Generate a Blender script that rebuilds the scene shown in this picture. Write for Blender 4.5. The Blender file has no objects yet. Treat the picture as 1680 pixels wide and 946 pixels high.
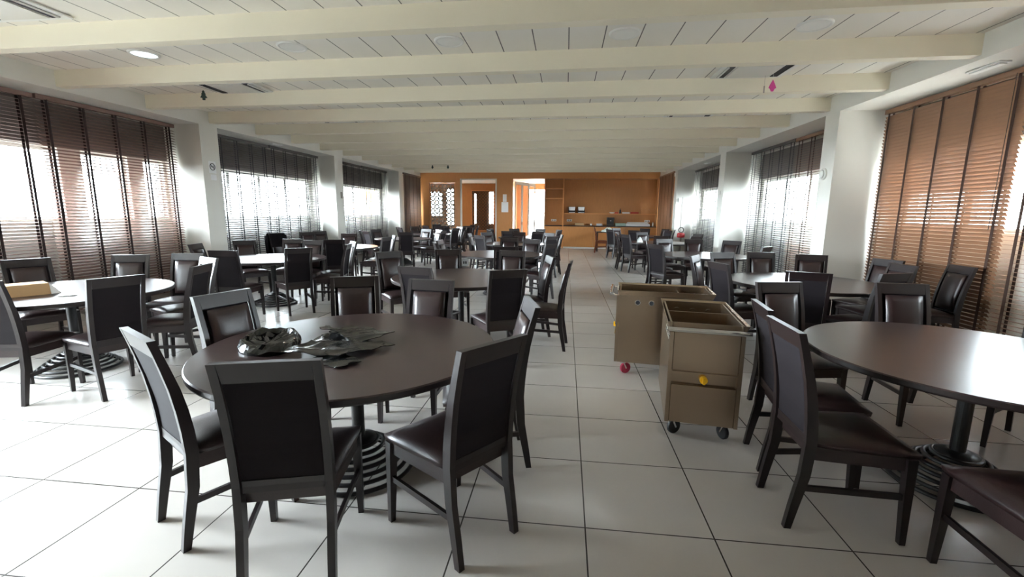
import bpy, bmesh, math, random
from mathutils import Vector, Matrix, Euler

scene = bpy.context.scene
COL = scene.collection
R = math.radians
random.seed(7)

# ------------------------------------------------------------------ camera
cam_data = bpy.data.cameras.new('camera')
cam_data.sensor_fit = 'HORIZONTAL'
cam_data.sensor_width = 36.0
cam_data.lens = 737.1 / 1680.0 * 36.0
cam_data.clip_start = 0.05
cam_data.clip_end = 300
cam = bpy.data.objects.new('camera', cam_data)
COL.objects.link(cam)
YAW, PITCH, ROLL = 0.115988817, -0.166632644, 0.00986715884
fw = Vector((-math.sin(YAW) * math.cos(PITCH), math.cos(YAW) * math.cos(PITCH), math.sin(PITCH)))
r0 = Vector((math.cos(YAW), math.sin(YAW), 0))
u0 = r0.cross(fw)
rt = r0 * math.cos(ROLL) + u0 * math.sin(ROLL)
up = -r0 * math.sin(ROLL) + u0 * math.cos(ROLL)
m = Matrix((rt, up, -fw)).transposed().to_4x4()
m.translation = Vector((0, 0, 1.498))
cam.matrix_world = m
scene.camera = cam

# ------------------------------------------------------------------ render look
scene.view_settings.view_transform = 'Standard'
scene.view_settings.look = 'None'
scene.view_settings.gamma = 1.0
scene.view_settings.use_curve_mapping = False
scene.view_settings.exposure = 0.60
scene.cycles.use_denoising = True
scene.cycles.max_bounces = 10
scene.cycles.diffuse_bounces = 6
scene.cycles.glossy_bounces = 5
scene.cycles.transparent_max_bounces = 24
scene.cycles.sample_clamp_indirect = 8.0

# ------------------------------------------------------------------ daylight
SKY = 34.0
GLOW, GLOW_POW = 120.0, 11.0
world = bpy.data.worlds.new('overcast_sky')
scene.world = world
world.use_nodes = True
bg = world.node_tree.nodes['Background']
bg.inputs['Color'].default_value = (0.81, 0.93, 1.0, 1)
bg.inputs['Strength'].default_value = SKY
# the overcast sky is brightest low on the left-hand side, where the hidden sun stands
wt = world.node_tree
w_tc = wt.nodes.new('ShaderNodeTexCoord')
w_dot = wt.nodes.new('ShaderNodeVectorMath'); w_dot.operation = 'DOT_PRODUCT'
w_dot.inputs[1].default_value = Vector((-0.96, -0.05, 0.28)).normalized()
wt.links.new(w_tc.outputs['Generated'], w_dot.inputs[0])
w_max = wt.nodes.new('ShaderNodeMath'); w_max.operation = 'MAXIMUM'; w_max.inputs[1].default_value = 0.0
wt.links.new(w_dot.outputs['Value'], w_max.inputs[0])
w_pow = wt.nodes.new('ShaderNodeMath'); w_pow.operation = 'POWER'; w_pow.inputs[1].default_value = GLOW_POW
wt.links.new(w_max.outputs[0], w_pow.inputs[0])
w_mad = wt.nodes.new('ShaderNodeMath'); w_mad.operation = 'MULTIPLY_ADD'
w_mad.inputs[1].default_value = GLOW; w_mad.inputs[2].default_value = SKY
wt.links.new(w_pow.outputs[0], w_mad.inputs[0])
wt.links.new(w_mad.outputs[0], bg.inputs['Strength'])

XL, XR = -6.42, 3.85            # inner faces of pillars
WL, WR = -7.15, 4.75            # window wall inner faces
Y0, Y1 = -3.0, 19.75            # wall behind the camera, far wooden wall
def ceil_z(y): return 3.155 + 0.0095 * y
def beam_z(y): return 2.96 + 0.0095 * y
def bulk_z(y): return 2.945 + 0.005 * y

def portal(name, loc, rot, sx, sy):
    l = bpy.data.lights.new(name, 'AREA')
    l.shape = 'RECTANGLE'
    l.size, l.size_y = sx, sy
    l.cycles.is_portal = True
    o = bpy.data.objects.new(name, l)
    o.location = loc
    o.rotation_euler = rot
    COL.objects.link(o)

WIN_L = [(0.5, 2.78), (3.4, 5.77), (6.08, 6.80), (7.08, 7.46), (8.1, 12.08), (12.8, 16.95), (18.35, 19.35)]
WIN_R = [(3.1, 7.1), (7.78, 11.78), (12.45, 16.6), (17.9, 19.0)]
WZ0, WZ1 = 1.33, 2.34
def sill(a): return (0.5, 2.6) if a < 2 else (WZ0, WZ1)      # unseen nearest left window, sized to give strong light from the left
for a, b in WIN_L:
    z0, z1 = sill(a)
    portal('window_daylight', (WL - 0.17, (a + b) / 2, (z0 + z1) / 2), (0, R(-90), 0), z1 - z0, b - a)
for a, b in WIN_R:
    portal('window_daylight', (WR + 0.17, (a + b) / 2, (WZ0 + WZ1) / 2), (0, R(90), 0), WZ1 - WZ0, b - a)

# ------------------------------------------------------------------ materials
def lin(c):
    return tuple((v / 12.92 if v <= 0.04045 else ((v + 0.055) / 1.055) ** 2.4) for v in c)
def rgb(r, g, b):
    return lin((r / 255, g / 255, b / 255)) + (1,)

def new_mat(name):
    mt = bpy.data.materials.new(name)
    mt.use_nodes = True
    return mt, mt.node_tree, mt.node_tree.nodes['Principled BSDF']

def plain(name, col, rough=0.5, metal=0.0, spec=0.5, noise=0.0, nscale=20, bump=0.0, bscale=200, coat=0.0, stretch=None):
    mt, nt, p = new_mat(name)
    p.inputs['Roughness'].default_value = rough
    p.inputs['Metallic'].default_value = metal
    p.inputs['Specular IOR Level'].default_value = spec
    p.inputs['Coat Weight'].default_value = coat
    p.inputs['Base Color'].default_value = col
    tc = nt.nodes.new('ShaderNodeTexCoord')
    src = tc.outputs['Object']
    if stretch:
        mp = nt.nodes.new('ShaderNodeMapping')
        mp.inputs['Scale'].default_value = stretch
        nt.links.new(src, mp.inputs['Vector'])
        src = mp.outputs['Vector']
    if noise > 0:
        n = nt.nodes.new('ShaderNodeTexNoise')
        n.inputs['Scale'].default_value = nscale
        n.inputs['Detail'].default_value = 4
        nt.links.new(src, n.inputs['Vector'])
        mx = nt.nodes.new('ShaderNodeMix'); mx.data_type = 'RGBA'
        mx.inputs[6].default_value = tuple(v * (1 - noise) for v in col[:3]) + (1,)
        mx.inputs[7].default_value = tuple(min(1, v * (1 + noise)) for v in col[:3]) + (1,)
        nt.links.new(n.outputs['Fac'], mx.inputs[0])
        nt.links.new(mx.outputs[2], p.inputs['Base Color'])
    if bump > 0:
        n2 = nt.nodes.new('ShaderNodeTexNoise')
        n2.inputs['Scale'].default_value = bscale
        nt.links.new(src, n2.inputs['Vector'])
        b = nt.nodes.new('ShaderNodeBump')
        b.inputs['Strength'].default_value = bump
        b.inputs['Distance'].default_value = 0.002
        nt.links.new(n2.outputs['Fac'], b.inputs['Height'])
        nt.links.new(b.outputs['Normal'], p.inputs['Normal'])
    return mt

def grid_lines(nt, coord, period, offset, width):
    """1 on a line of the given width, 0 elsewhere, along one coordinate"""
    def mth(op, a, b=None):
        n = nt.nodes.new('ShaderNodeMath'); n.operation = op
        for i, v in enumerate((a, b)):
            if v is None: continue
            if isinstance(v, (int, float)): n.inputs[i].default_value = v
            else: nt.links.new(v, n.inputs[i])
        return n.outputs[0]
    x = mth('SUBTRACT', coord, offset)
    x = mth('DIVIDE', x, period)
    x = mth('FRACT', x)
    x = mth('SUBTRACT', x, 0.5)
    x = mth('ABSOLUTE', x)
    return mth('GREATER_THAN', x, 0.5 - width / period / 2)

def tile_material():
    mt, nt, p = new_mat('beige_floor_tiles')
    tc = nt.nodes.new('ShaderNodeTexCoord')
    sp = nt.nodes.new('ShaderNodeSeparateXYZ')
    nt.links.new(tc.outputs['Object'], sp.inputs[0])
    gx = grid_lines(nt, sp.outputs['X'], 0.6, 0.1366, 0.007)
    gy = grid_lines(nt, sp.outputs['Y'], 0.6, 1.9815, 0.007)
    mx = nt.nodes.new('ShaderNodeMath'); mx.operation = 'MAXIMUM'
    nt.links.new(gx, mx.inputs[0]); nt.links.new(gy, mx.inputs[1])
    n = nt.nodes.new('ShaderNodeTexNoise'); n.inputs['Scale'].default_value = 2.2; n.inputs['Detail'].default_value = 6
    nt.links.new(tc.outputs['Object'], n.inputs['Vector'])
    c1 = nt.nodes.new('ShaderNodeMix'); c1.data_type = 'RGBA'
    c1.inputs[6].default_value = rgb(176, 170, 164); c1.inputs[7].default_value = rgb(190, 184, 178)
    nt.links.new(n.outputs['Fac'], c1.inputs[0])
    c2 = nt.nodes.new('ShaderNodeMix'); c2.data_type = 'RGBA'
    nt.links.new(mx.outputs[0], c2.inputs[0])
    nt.links.new(c1.outputs[2], c2.inputs[6]); c2.inputs[7].default_value = rgb(62, 58, 56)
    nt.links.new(c2.outputs[2], p.inputs['Base Color'])
    rr = nt.nodes.new('ShaderNodeMapRange')
    rr.inputs['To Min'].default_value = 0.20; rr.inputs['To Max'].default_value = 0.28
    nt.links.new(n.outputs['Fac'], rr.inputs['Value'])
    nt.links.new(rr.outputs['Result'], p.inputs['Roughness'])
    b = nt.nodes.new('ShaderNodeBump'); b.invert = True
    b.inputs['Strength'].default_value = 0.5; b.inputs['Distance'].default_value = 0.002
    nt.links.new(mx.outputs[0], b.inputs['Height']); nt.links.new(b.outputs['Normal'], p.inputs['Normal'])
    return mt

def plank_material():
    mt, nt, p = new_mat('white_ceiling_planks')
    tc = nt.nodes.new('ShaderNodeTexCoord')
    sp = nt.nodes.new('ShaderNodeSeparateXYZ')
    nt.links.new(tc.outputs['Object'], sp.inputs[0])
    gx = grid_lines(nt, sp.outputs['X'], 0.345, -0.02, 0.011)
    c = nt.nodes.new('ShaderNodeMix'); c.data_type = 'RGBA'
    nt.links.new(gx, c.inputs[0])
    c.inputs[6].default_value = rgb(236, 232, 222); c.inputs[7].default_value = rgb(96, 92, 86)
    nt.links.new(c.outputs[2], p.inputs['Base Color'])
    p.inputs['Roughness'].default_value = 0.6
    b = nt.nodes.new('ShaderNodeBump'); b.invert = True
    b.inputs['Strength'].default_value = 0.6; b.inputs['Distance'].default_value = 0.006
    nt.links.new(gx, b.inputs['Height']); nt.links.new(b.outputs['Normal'], p.inputs['Normal'])
    return mt

def wood_material(name, c_a, c_b, rough, stretch, scale=6.0):
    mt, nt, p = new_mat(name)
    tc = nt.nodes.new('ShaderNodeTexCoord')
    mp = nt.nodes.new('ShaderNodeMapping'); mp.inputs['Scale'].default_value = stretch
    nt.links.new(tc.outputs['Object'], mp.inputs['Vector'])
    n = nt.nodes.new('ShaderNodeTexNoise'); n.inputs['Scale'].default_value = scale
    n.inputs['Detail'].default_value = 7; n.inputs['Distortion'].default_value = 0.4
    nt.links.new(mp.outputs['Vector'], n.inputs['Vector'])
    c = nt.nodes.new('ShaderNodeMix'); c.data_type = 'RGBA'
    c.inputs[6].default_value = c_a; c.inputs[7].default_value = c_b
    nt.links.new(n.outputs['Fac'], c.inputs[0])
    nt.links.new(c.outputs[2], p.inputs['Base Color'])
    p.inputs['Roughness'].default_value = rough
    return mt

def glass_material():
    mt, nt, p = new_mat('window_glass')
    nt.nodes.remove(p)
    out = nt.nodes['Material Output']
    t = nt.nodes.new('ShaderNodeBsdfTransparent')
    g = nt.nodes.new('ShaderNodeBsdfGlossy'); g.inputs['Roughness'].default_value = 0.02
    lw = nt.nodes.new('ShaderNodeLayerWeight')
    pw = nt.nodes.new('ShaderNodeMath'); pw.operation = 'POWER'; pw.inputs[1].default_value = 5.0
    nt.links.new(lw.outputs['Facing'], pw.inputs[0])
    f = nt.nodes.new('ShaderNodeMapRange'); f.inputs['To Min'].default_value = 0.05; f.inputs['To Max'].default_value = 0.85
    nt.links.new(pw.outputs[0], f.inputs['Value'])
    mx = nt.nodes.new('ShaderNodeMixShader')
    nt.links.new(f.outputs[0], mx.inputs[0]); nt.links.new(t.outputs[0], mx.inputs[1]); nt.links.new(g.outputs[0], mx.inputs[2])
    nt.links.new(mx.outputs[0], out.inputs['Surface'])
    return mt

M = {}
M['tiles'] = tile_material()
M['planks'] = plank_material()
M['plaster'] = plain('white_plaster', rgb(222, 220, 212), 0.75, bump=0.08, bscale=60)
M['beam'] = plain('cream_beam_paint', rgb(238, 231, 211), 0.55, bump=0.05, bscale=90)
M['outside'] = plain('pale_paving_outside', rgb(170, 166, 160), 0.8, noise=0.1, nscale=1)
M['orange'] = wood_material('orange_cherry_veneer', rgb(172, 116, 66), rgb(194, 134, 80), 0.38, (6, 6, 0.7))
M['orange_h'] = wood_material('orange_cherry_shelf', rgb(196, 132, 76), rgb(216, 152, 92), 0.36, (0.7, 6, 6))
M['blind_l'] = wood_material('brown_blind_slats', rgb(104, 78, 70), rgb(128, 98, 86), 0.42, (3, 0.4, 3))
M['blind_g'] = wood_material('grey_blind_slats', rgb(74, 70, 70), rgb(94, 88, 86), 0.45, (3, 0.4, 3))
M['blind_r'] = wood_material('honey_blind_slats', rgb(118, 86, 64), rgb(136, 101, 76), 0.38, (3, 0.4, 3))
M['tape_l'] = plain('dark_brown_ladder_tape', rgb(44, 30, 28), 0.9)
M['tape_g'] = plain('dark_grey_ladder_tape', rgb(50, 50, 54), 0.9)
M['tape_r'] = plain('umber_ladder_tape', rgb(52, 32, 22), 0.9)
M['taupe'] = plain('taupe_wall_paint', rgb(82, 72, 64), 0.8)
M['shutter'] = plain('grey_brown_shutter_box', rgb(104, 96, 92), 0.6)
M['white'] = plain('white_painted_metal', rgb(232, 232, 228), 0.4)
M['offwhite'] = plain('off_white_plastic', rgb(214, 212, 204), 0.45)
M['black'] = plain('black_plastic', rgb(16, 16, 17), 0.4)
M['glass'] = glass_material()
M['wenge'] = wood_material('dark_wenge_wood', rgb(22, 14, 14), rgb(31, 20, 21), 0.36, (9, 9, 1.2))
M['leather'] = plain('dark_brown_leather', rgb(40, 25, 25), 0.36, noise=0.15, nscale=14, bump=0.25, bscale=160)
M['weave'] = plain('charcoal_woven_fabric', rgb(27, 22, 25), 0.92, spec=0.2, noise=0.25, nscale=260)
M['table'] = wood_material('dark_brown_laminate', rgb(42, 29, 29), rgb(54, 38, 37), 0.29, (1, 5, 5), 5)
M['table'].node_tree.nodes['Principled BSDF'].inputs['Specular IOR Level'].default_value = 0.62
M['table_edge'] = plain('dark_table_edge', rgb(32, 24, 23), 0.35)
M['iron'] = plain('black_cast_iron', rgb(22, 20, 21), 0.38, metal=0.0, bump=0.1, bscale=120)
M['steel'] = plain('brushed_stainless_steel', rgb(180, 162, 142), 0.27, metal=1.0, noise=0.06, nscale=30, stretch=(1, 1, 12))
M['steel_in'] = plain('dull_steel_lining', rgb(150, 138, 122), 0.45, metal=1.0)
M['chrome'] = plain('polished_chrome', rgb(215, 215, 215), 0.12, metal=1.0)
M['yellow'] = plain('yellow_plastic', rgb(246, 190, 20), 0.4)
M['rubber'] = plain('black_rubber', rgb(24, 22, 24), 0.6)
M['red_rubber'] = plain('crimson_rubber', rgb(150, 28, 60), 0.5)
M['bag'] = plain('black_polythene', rgb(10, 10, 11), 0.15, spec=0.42)
M['card'] = plain('tan_cardboard', rgb(186, 152, 112), 0.8, noise=0.08, nscale=9)
M['paper'] = plain('white_paper', rgb(236, 236, 236), 0.7)
M['cloth'] = plain('white_cotton', rgb(228, 234, 230), 0.9, noise=0.05, nscale=30)
M['redwood'] = wood_material('reddish_brown_wood', rgb(84, 42, 24), rgb(112, 58, 34), 0.4, (8, 8, 1))
M['counter'] = plain('dark_worktop', rgb(48, 34, 30), 0.3)
M['void'] = plain('dark_vent_interior', rgb(26, 28, 34), 0.7)
M['red'] = plain('red_enamel', rgb(170, 26, 32), 0.35)
M['pink'] = plain('pink_card', rgb(206, 60, 140), 0.6)
M['green'] = plain('dark_green_card', rgb(24, 46, 38), 0.7)
M['lattice'] = plain('grey_lattice_paint', rgb(150, 142, 132), 0.5)
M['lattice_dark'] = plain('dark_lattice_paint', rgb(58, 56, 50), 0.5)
M['tray'] = plain('pale_green_glass_tray', rgb(150, 172, 158), 0.25)

def lamp_mat(name, col, strength):
    mt, nt, p = new_mat(name)
    p.inputs['Base Color'].default_value = col
    p.inputs['Emission Color'].default_value = col
    p.inputs['Emission Strength'].default_value = strength
    p.inputs['Roughness'].default_value = 0.3
    return mt
M['lit'] = lamp_mat('lit_diffuser', (0.82, 0.97, 1.0, 1), 1.2)
M['unlit'] = plain('unlit_diffuser', rgb(238, 238, 234), 0.35)

# ------------------------------------------------------------------ mesh helpers
def obj(name, bm, mats, parent=None, loc=None, smooth=False):
    me = bpy.data.meshes.new(name)
    bmesh.ops.recalc_face_normals(bm, faces=bm.faces)
    if smooth:
        for f in bm.faces: f.smooth = True
    bm.to_mesh(me); bm.free()
    for x in (mats if isinstance(mats, (list, tuple)) else [mats]):
        me.materials.append(x)
    o = bpy.data.objects.new(name, me)
    COL.objects.link(o)
    if parent is not None: o.parent = parent
    if loc is not None: o.location = loc
    return o

def tag(o, label, cat, group=None, kind=None):
    o['label'] = label; o['category'] = cat
    if group: o['group'] = group
    if kind: o['kind'] = kind
    return o

def empty(name, label, cat, loc=(0, 0, 0), rz=0.0, group=None):
    o = bpy.data.objects.new(name, None)
    o.empty_display_size = 0.1
    o.location = loc; o.rotation_euler = (0, 0, rz)
    COL.objects.link(o)
    return tag(o, label, cat, group)

def struct(name, bm, mats, parent=None, loc=None, smooth=False):
    o = obj(name, bm, mats, parent, loc, smooth)
    if parent is None: o['kind'] = 'structure'
    return o

def NB(): return bmesh.new()

def box(bm, x0, x1, y0, y1, z0, z1, mi=0, bev=0.0):
    vs = [bm.verts.new(p) for p in ((x0, y0, z0), (x1, y0, z0), (x1, y1, z0), (x0, y1, z0), (x0, y0, z1), (x1, y0, z1), (x1, y1, z1), (x0, y1, z1))]
    fs = []
    for q in ((0, 3, 2, 1), (4, 5, 6, 7), (0, 1, 5, 4), (1, 2, 6, 5), (2, 3, 7, 6), (3, 0, 4, 7)):
        f = bm.faces.new([vs[i] for i in q]); f.material_index = mi; fs.append(f)
    if bev > 0:
        es = list({e for f in fs for e in f.edges})
        r = bmesh.ops.bevel(bm, geom=es, offset=bev, segments=2, profile=0.5, affect='EDGES', clamp_overlap=True)
        for f in r['faces']: f.material_index = mi
    return vs

def hexa(bm, pts, mi=0):
    """8 corner points: bottom ring then top ring"""
    vs = [bm.verts.new(p) for p in pts]
    for q in ((0, 3, 2, 1), (4, 5, 6, 7), (0, 1, 5, 4), (1, 2, 6, 5), (2, 3, 7, 6), (3, 0, 4, 7)):
        bm.faces.new([vs[i] for i in q]).material_index = mi
    return vs

def lathe(bm, prof, n=32, cx=0, cy=0, mi=0, cap0=True, cap1=True):
    rings = []
    for r, z in prof:
        rings.append([bm.verts.new((cx + r * math.cos(2 * math.pi * k / n), cy + r * math.sin(2 * math.pi * k / n), z)) for k in range(n)])
    for a, b in zip(rings, rings[1:]):
        for k in range(n):
            bm.faces.new((a[k], a[(k + 1) % n], b[(k + 1) % n], b[k])).material_index = mi
    if cap0 and prof[0][0] > 1e-6: bm.faces.new(rings[0][::-1]).material_index = mi
    if cap1 and prof[-1][0] > 1e-6: bm.faces.new(rings[-1]).material_index = mi

def torus(bm, R_, r, cz, n=32, k=8, c=(0, 0), mi=0, mat=None):
    vs = []
    for i in range(n):
        a = 2 * math.pi * i / n
        ring = []
        for j in range(k):
            b = 2 * math.pi * j / k
            p = Vector(((R_ + r * math.cos(b)) * math.cos(a) + c[0], (R_ + r * math.cos(b)) * math.sin(a) + c[1], cz + r * math.sin(b)))
            ring.append(bm.verts.new(mat @ p if mat else p))
        vs.append(ring)
    for i in range(n):
        for j in range(k):
            bm.faces.new((vs[i][j], vs[(i + 1) % n][j], vs[(i + 1) % n][(j + 1) % k], vs[i][(j + 1) % k])).material_index = mi

def tube(bm, pts, r, n=8, mi=0, cap=True):
    pts = [Vector(p) for p in pts]
    rings = []
    for i, p in enumerate(pts):
        d = (pts[min(i + 1, len(pts) - 1)] - pts[max(i - 1, 0)]).normalized()
        a = d.orthogonal().normalized() if i == 0 else (rings[-1][1] - d * rings[-1][1].dot(d)).normalized()
        b = d.cross(a)
        rings.append(([bm.verts.new(p + (a * math.cos(2 * math.pi * k / n) + b * math.sin(2 * math.pi * k / n)) * r) for k in range(n)], a))
    for (v0, _), (v1, _) in zip(rings, rings[1:]):
        for k in range(n):
            bm.faces.new((v0[k], v0[(k + 1) % n], v1[(k + 1) % n], v1[k])).material_index = mi
    if cap:
        bm.faces.new(rings[0][0][::-1]).material_index = mi
        bm.faces.new(rings[-1][0]).material_index = mi

def sweep_rect(bm, pts, sizes, mi=0):
    """rectangular bar along points; sizes = (x width, y width) per point, section kept horizontal"""
    rings = []
    for (x, y, z), (sx, sy) in zip(pts, sizes):
        rings.append([bm.verts.new((x + a * sx / 2, y + b * sy / 2, z)) for a, b in ((-1, -1), (1, -1), (1, 1), (-1, 1))])
    for a, b in zip(rings, rings[1:]):
        for k in range(4):
            bm.faces.new((a[k], a[(k + 1) % 4], b[(k + 1) % 4], b[k])).material_index = mi
    bm.faces.new(rings[0][::-1]).material_index = mi
    bm.faces.new(rings[-1]).material_index = mi

def cyl(bm, p0, p1, r, n=16, mi=0):
    tube(bm, [p0, p1], r, n, mi)

def dup(root, loc, rz, label, group=None, name=None):
    r = root.copy(); COL.objects.link(r)
    r.location = loc; r.rotation_euler = (0, 0, rz)
    r['label'] = label
    if group: r['group'] = group
    for ch in list(root.children):
        c = ch.copy(); COL.objects.link(c); c.parent = r
        for g in list(ch.children):
            d = g.copy(); COL.objects.link(d); d.parent = c
    return r

# ------------------------------------------------------------------ shell
bm = NB(); box(bm, WL - 0.2, WR + 0.2, Y0, 26.0, -0.12, 0.0); struct('floor', bm, M['tiles'])
bm = NB(); box(bm, -90, 90, -90, 110, -0.5, -0.3); struct('trim_1', bm, M['outside'])  # unseen ground outside, added so sky light enters mostly from above

def slab(bm, x0, x1, y0, y1, zf, t, mi=0):
    hexa(bm, [(x0, y0, zf(y0)), (x1, y0, zf(y0)), (x1, y1, zf(y1)), (x0, y1, zf(y1)),
              (x0, y0, zf(y0) + t), (x1, y0, zf(y0) + t), (x1, y1, zf(y1) + t), (x0, y1, zf(y1) + t)], mi)
bm = NB(); slab(bm, WL - 0.2, WR + 0.2, Y0, Y1 + 0.5, ceil_z, 0.15); struct('ceiling', bm, M['planks'])

def wall_with_holes(bm, axis, p0, p1, a0, a1, z0, z1, holes, mi=0):
    """axis 'x': wall normal to x between p0 and p1, running a0..a1 in y; holes = (a, b, za, zb)"""
    cuts_a = sorted({a0, a1, *[h[0] for h in holes], *[h[1] for h in holes]})
    cuts_z = sorted({z0, z1, *[h[2] for h in holes], *[h[3] for h in holes]})
    for a, b in zip(cuts_a, cuts_a[1:]):
        for c, d in zip(cuts_z, cuts_z[1:]):
            ma, mz = (a + b) / 2, (c + d) / 2
            if any(h[0] < ma < h[1] and h[2] < mz < h[3] for h in holes): continue
            if axis == 'x': box(bm, p0, p1, a, b, c, d, mi)
            else: box(bm, a, b, p0, p1, c, d, mi)

bm = NB(); wall_with_holes(bm, 'x', WL - 0.2, WL, Y0, 19.75, 0, 3.5, [(a, b) + sill(a) for a, b in WIN_L])
struct('wall_left', bm, M['plaster'])
bm = NB(); wall_with_holes(bm, 'x', WR, WR + 0.2, Y0, 19.75, 0, 3.5, [(a, b, WZ0, WZ1) for a, b in WIN_R])
struct('wall_right', bm, M['plaster'])
bm = NB(); box(bm, WL - 0.2, WR + 0.2, Y0 - 0.15, Y0, 0, 3.5); struct('wall_front', bm, M['taupe'])

# windows: frame, mullions, glass
def window(n, x, a, b, out):
    bm = NB()
    t = 0.05
    z0, z1 = sill(a)
    xs = sorted((x, x + out * 0.07))
    box(bm, xs[0], xs[1], a, b, z0, z0 + t); box(bm, xs[0], xs[1], a, b, z1 - t, z1)
    k = max(1, round((b - a) / 1.05))
    for i in range(k + 1):
        y = a + (b - a) * i / k
        lo = max(a, y - t / 2 - (0.02 if 0 < i < k else 0)); hi = min(b, y + t / 2 + (0.02 if 0 < i < k else 0))
        box(bm, xs[0], xs[1], lo, hi, z0 + t, z1 - t)
    f = struct('window_%d' % n, bm, M['white'])
    bm = NB(); xm = (xs[0] + xs[1]) / 2
    box(bm, xm - 0.003, xm + 0.003, a + t, b - t, z0 + t, z1 - t)
    obj('pane', bm, M['glass'], f)
    return f
wn = 0
for a, b in WIN_L:
    wn += 1; window(wn, WL - 0.06, a, b, -1)
for a, b in WIN_R:
    wn += 1; window(wn, WR + 0.06, a, b, 1)

# bulkheads along both sides, pillars, beams
tn = 1
def trim(bm, mat, **k):
    global tn
    tn += 1
    return struct('trim_%d' % tn, bm, mat, **k)
def prism_bulk(x0, x1):
    bm = NB()
    hexa(bm, [(x0, Y0, bulk_z(Y0)), (x1, Y0, bulk_z(Y0)), (x1, Y1, bulk_z(Y1)), (x0, Y1, bulk_z(Y1)),
              (x0, Y0, 3.42), (x1, Y0, 3.42), (x1, Y1, 3.42), (x0, Y1, 3.42)])
    trim(bm, M['plaster'])
prism_bulk(WL, XL); prism_bulk(XR, WR)
for a, b in ((-1.84, -1.41), (2.84, 3.27), (7.52, 7.94), (12.21, 12.66), (17.12, 17.5)):
    bm = NB(); box(bm, WL, XL, a, b, 0, bulk_z(a) + 0.01); trim(bm, M['plaster'])
for a, b in ((-2.1, -1.7), (2.57, 2.94), (7.25, 7.61), (11.9, 12.3), (16.73, 17.1)):
    bm = NB(); box(bm, XR, WR, a, b, 0, bulk_z(a) + 0.01); trim(bm, M['plaster'])
for a, b in ((3.28, 7.51), (7.95, 12.2), (12.67, 17.1)):
    bm = NB(); box(bm, WL, WL + 0.05, a, b, WZ1 + 0.02, 2.93); trim(bm, M['shutter'])
for a, b in ((2.95, 7.24), (7.62, 11.89), (12.31, 16.72)):
    bm = NB(); box(bm, WR - 0.05, WR, a, b, WZ1 + 0.02, 2.93); trim(bm, M['shutter'])
bm = NB(); box(bm, 4.40, 4.45, -1.69, 2.56, 0.05, 2.93); trim(bm, M['blind_r'])  # unseen brown panel, added to cut the white bounce from the right wall
bm = NB(); box(bm, XL - 0.5, XL - 0.45, -1.40, 0.45, 0.05, 2.93); trim(bm, M['blind_l'])  # unseen darker panel on the left, likewise added to keep bounced light down
for k in range(-6, 12):
    yc = 5.22 + 1.24 * k
    if yc > 19.6: break
    yl, yr = yc + 0.12, yc - 0.13
    w = 0.058
    zb = beam_z(yc)
    bm = NB()
    hexa(bm, [(XL, yl - w, zb), (XR, yr - w, zb), (XR, yr + w, zb), (XL, yl + w, zb),
              (XL, yl - w, 3.40), (XR, yr - w, 3.40), (XR, yr + w, 3.40), (XL, yl + w, 3.40)])
    trim(bm, M['beam'])

# far wooden wall with its openings and recess
bm = NB()
zt = 3.36
holes = [(-6.03, -4.85, 0.15, 2.77), (-4.63, -3.01, 0.0, 2.95), (-2.30, -0.94, 0.0, 2.95), (-0.94, 3.82, 0.0, 2.95)]
wall_with_holes(bm, 'y', Y1, Y1 + 0.12, -9.1, XR + 1.1, 0, zt, holes)
struct('wall_back', bm, M['orange'])
bm = NB()
box(bm, -0.94, 3.97, Y1 + 0.45, Y1 + 0.5, 0, zt)          # recess back
box(bm, -0.94, -0.90, Y1 + 0.121, Y1 + 0.45, 0, zt)
box(bm, 3.82, 3.90, Y1 + 0.121, Y1 + 0.45, 0, zt)
box(bm, -0.90, 3.82, Y1 + 0.121, Y1 + 0.45, 2.95, 3.0)
trim(bm, M['orange'])
bm = NB(); box(bm, -0.145, -0.095, Y1 + 0.0, Y1 + 0.45, 0.0, 2.95); trim(bm, M['orange_h'])
# white door linings
for x0, x1 in ((-4.63, -3.01),):
    bm = NB()
    box(bm, x0, x0 + 0.05, Y1 - 0.015, Y1 + 0.13, 0, 2.95); box(bm, x1 - 0.06, x1, Y1 - 0.015, Y1 + 0.13, 0, 2.95)
    box(bm, x0 + 0.05, x1 - 0.06, Y1 - 0.015, Y1 + 0.13, 2.90, 2.95)
    trim(bm, M['offwhite'])

# the room seen through the openings
BY = 24.6
bm = NB()
wall_with_holes(bm, 'y', BY, BY + 0.12, -9.0, 0.6, 0, 3.4, [(-7.45, -6.80, 1.3, 2.6), (-6.55, -6.15, 0.8, 2.75), (-4.17, -3.92, 0.9, 2.6), (-4.98, -4.88, 0.9, 2.5), (-2.02, -1.0, 0.3, 2.75)])
struct('wall_back_room', bm, M['orange'])
portal('window_daylight', (-1.5, BY + 0.1, 1.5), (R(-90), 0, 0), 1.0, 2.4)
portal('window_daylight', (-7.12, BY + 0.1, 1.95), (R(-90), 0, 0), 0.65, 1.3)
portal('window_daylight', (-6.35, BY + 0.1, 1.8), (R(-90), 0, 0), 0.4, 1.95)
portal('window_daylight', (-4.05, BY + 0.1, 1.75), (R(-90), 0, 0), 0.25, 1.7)
bm = NB(); box(bm, -9.1, -9.0, Y1 + 0.12, BY, 0, 3.4); trim(bm, M['plaster'])
bm = NB(); box(bm, -0.94, -0.84, Y1 + 0.52, BY, 0, 3.4); trim(bm, M['plaster'])
bm = NB(); box(bm, -2.75, -2.63, Y1 + 1.9, BY, 0, 3.4); trim(bm, M['orange'])
bm = NB(); box(bm, -9.1, 0.6, Y1 + 0.121, BY + 0.12, 3.05, 3.15); trim(bm, M['plaster'])
bm = NB(); box(bm, -9.1, WL - 0.2, Y1 + 0.12, BY + 0.12, -0.12, 0); trim(bm, M['tiles'])

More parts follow.
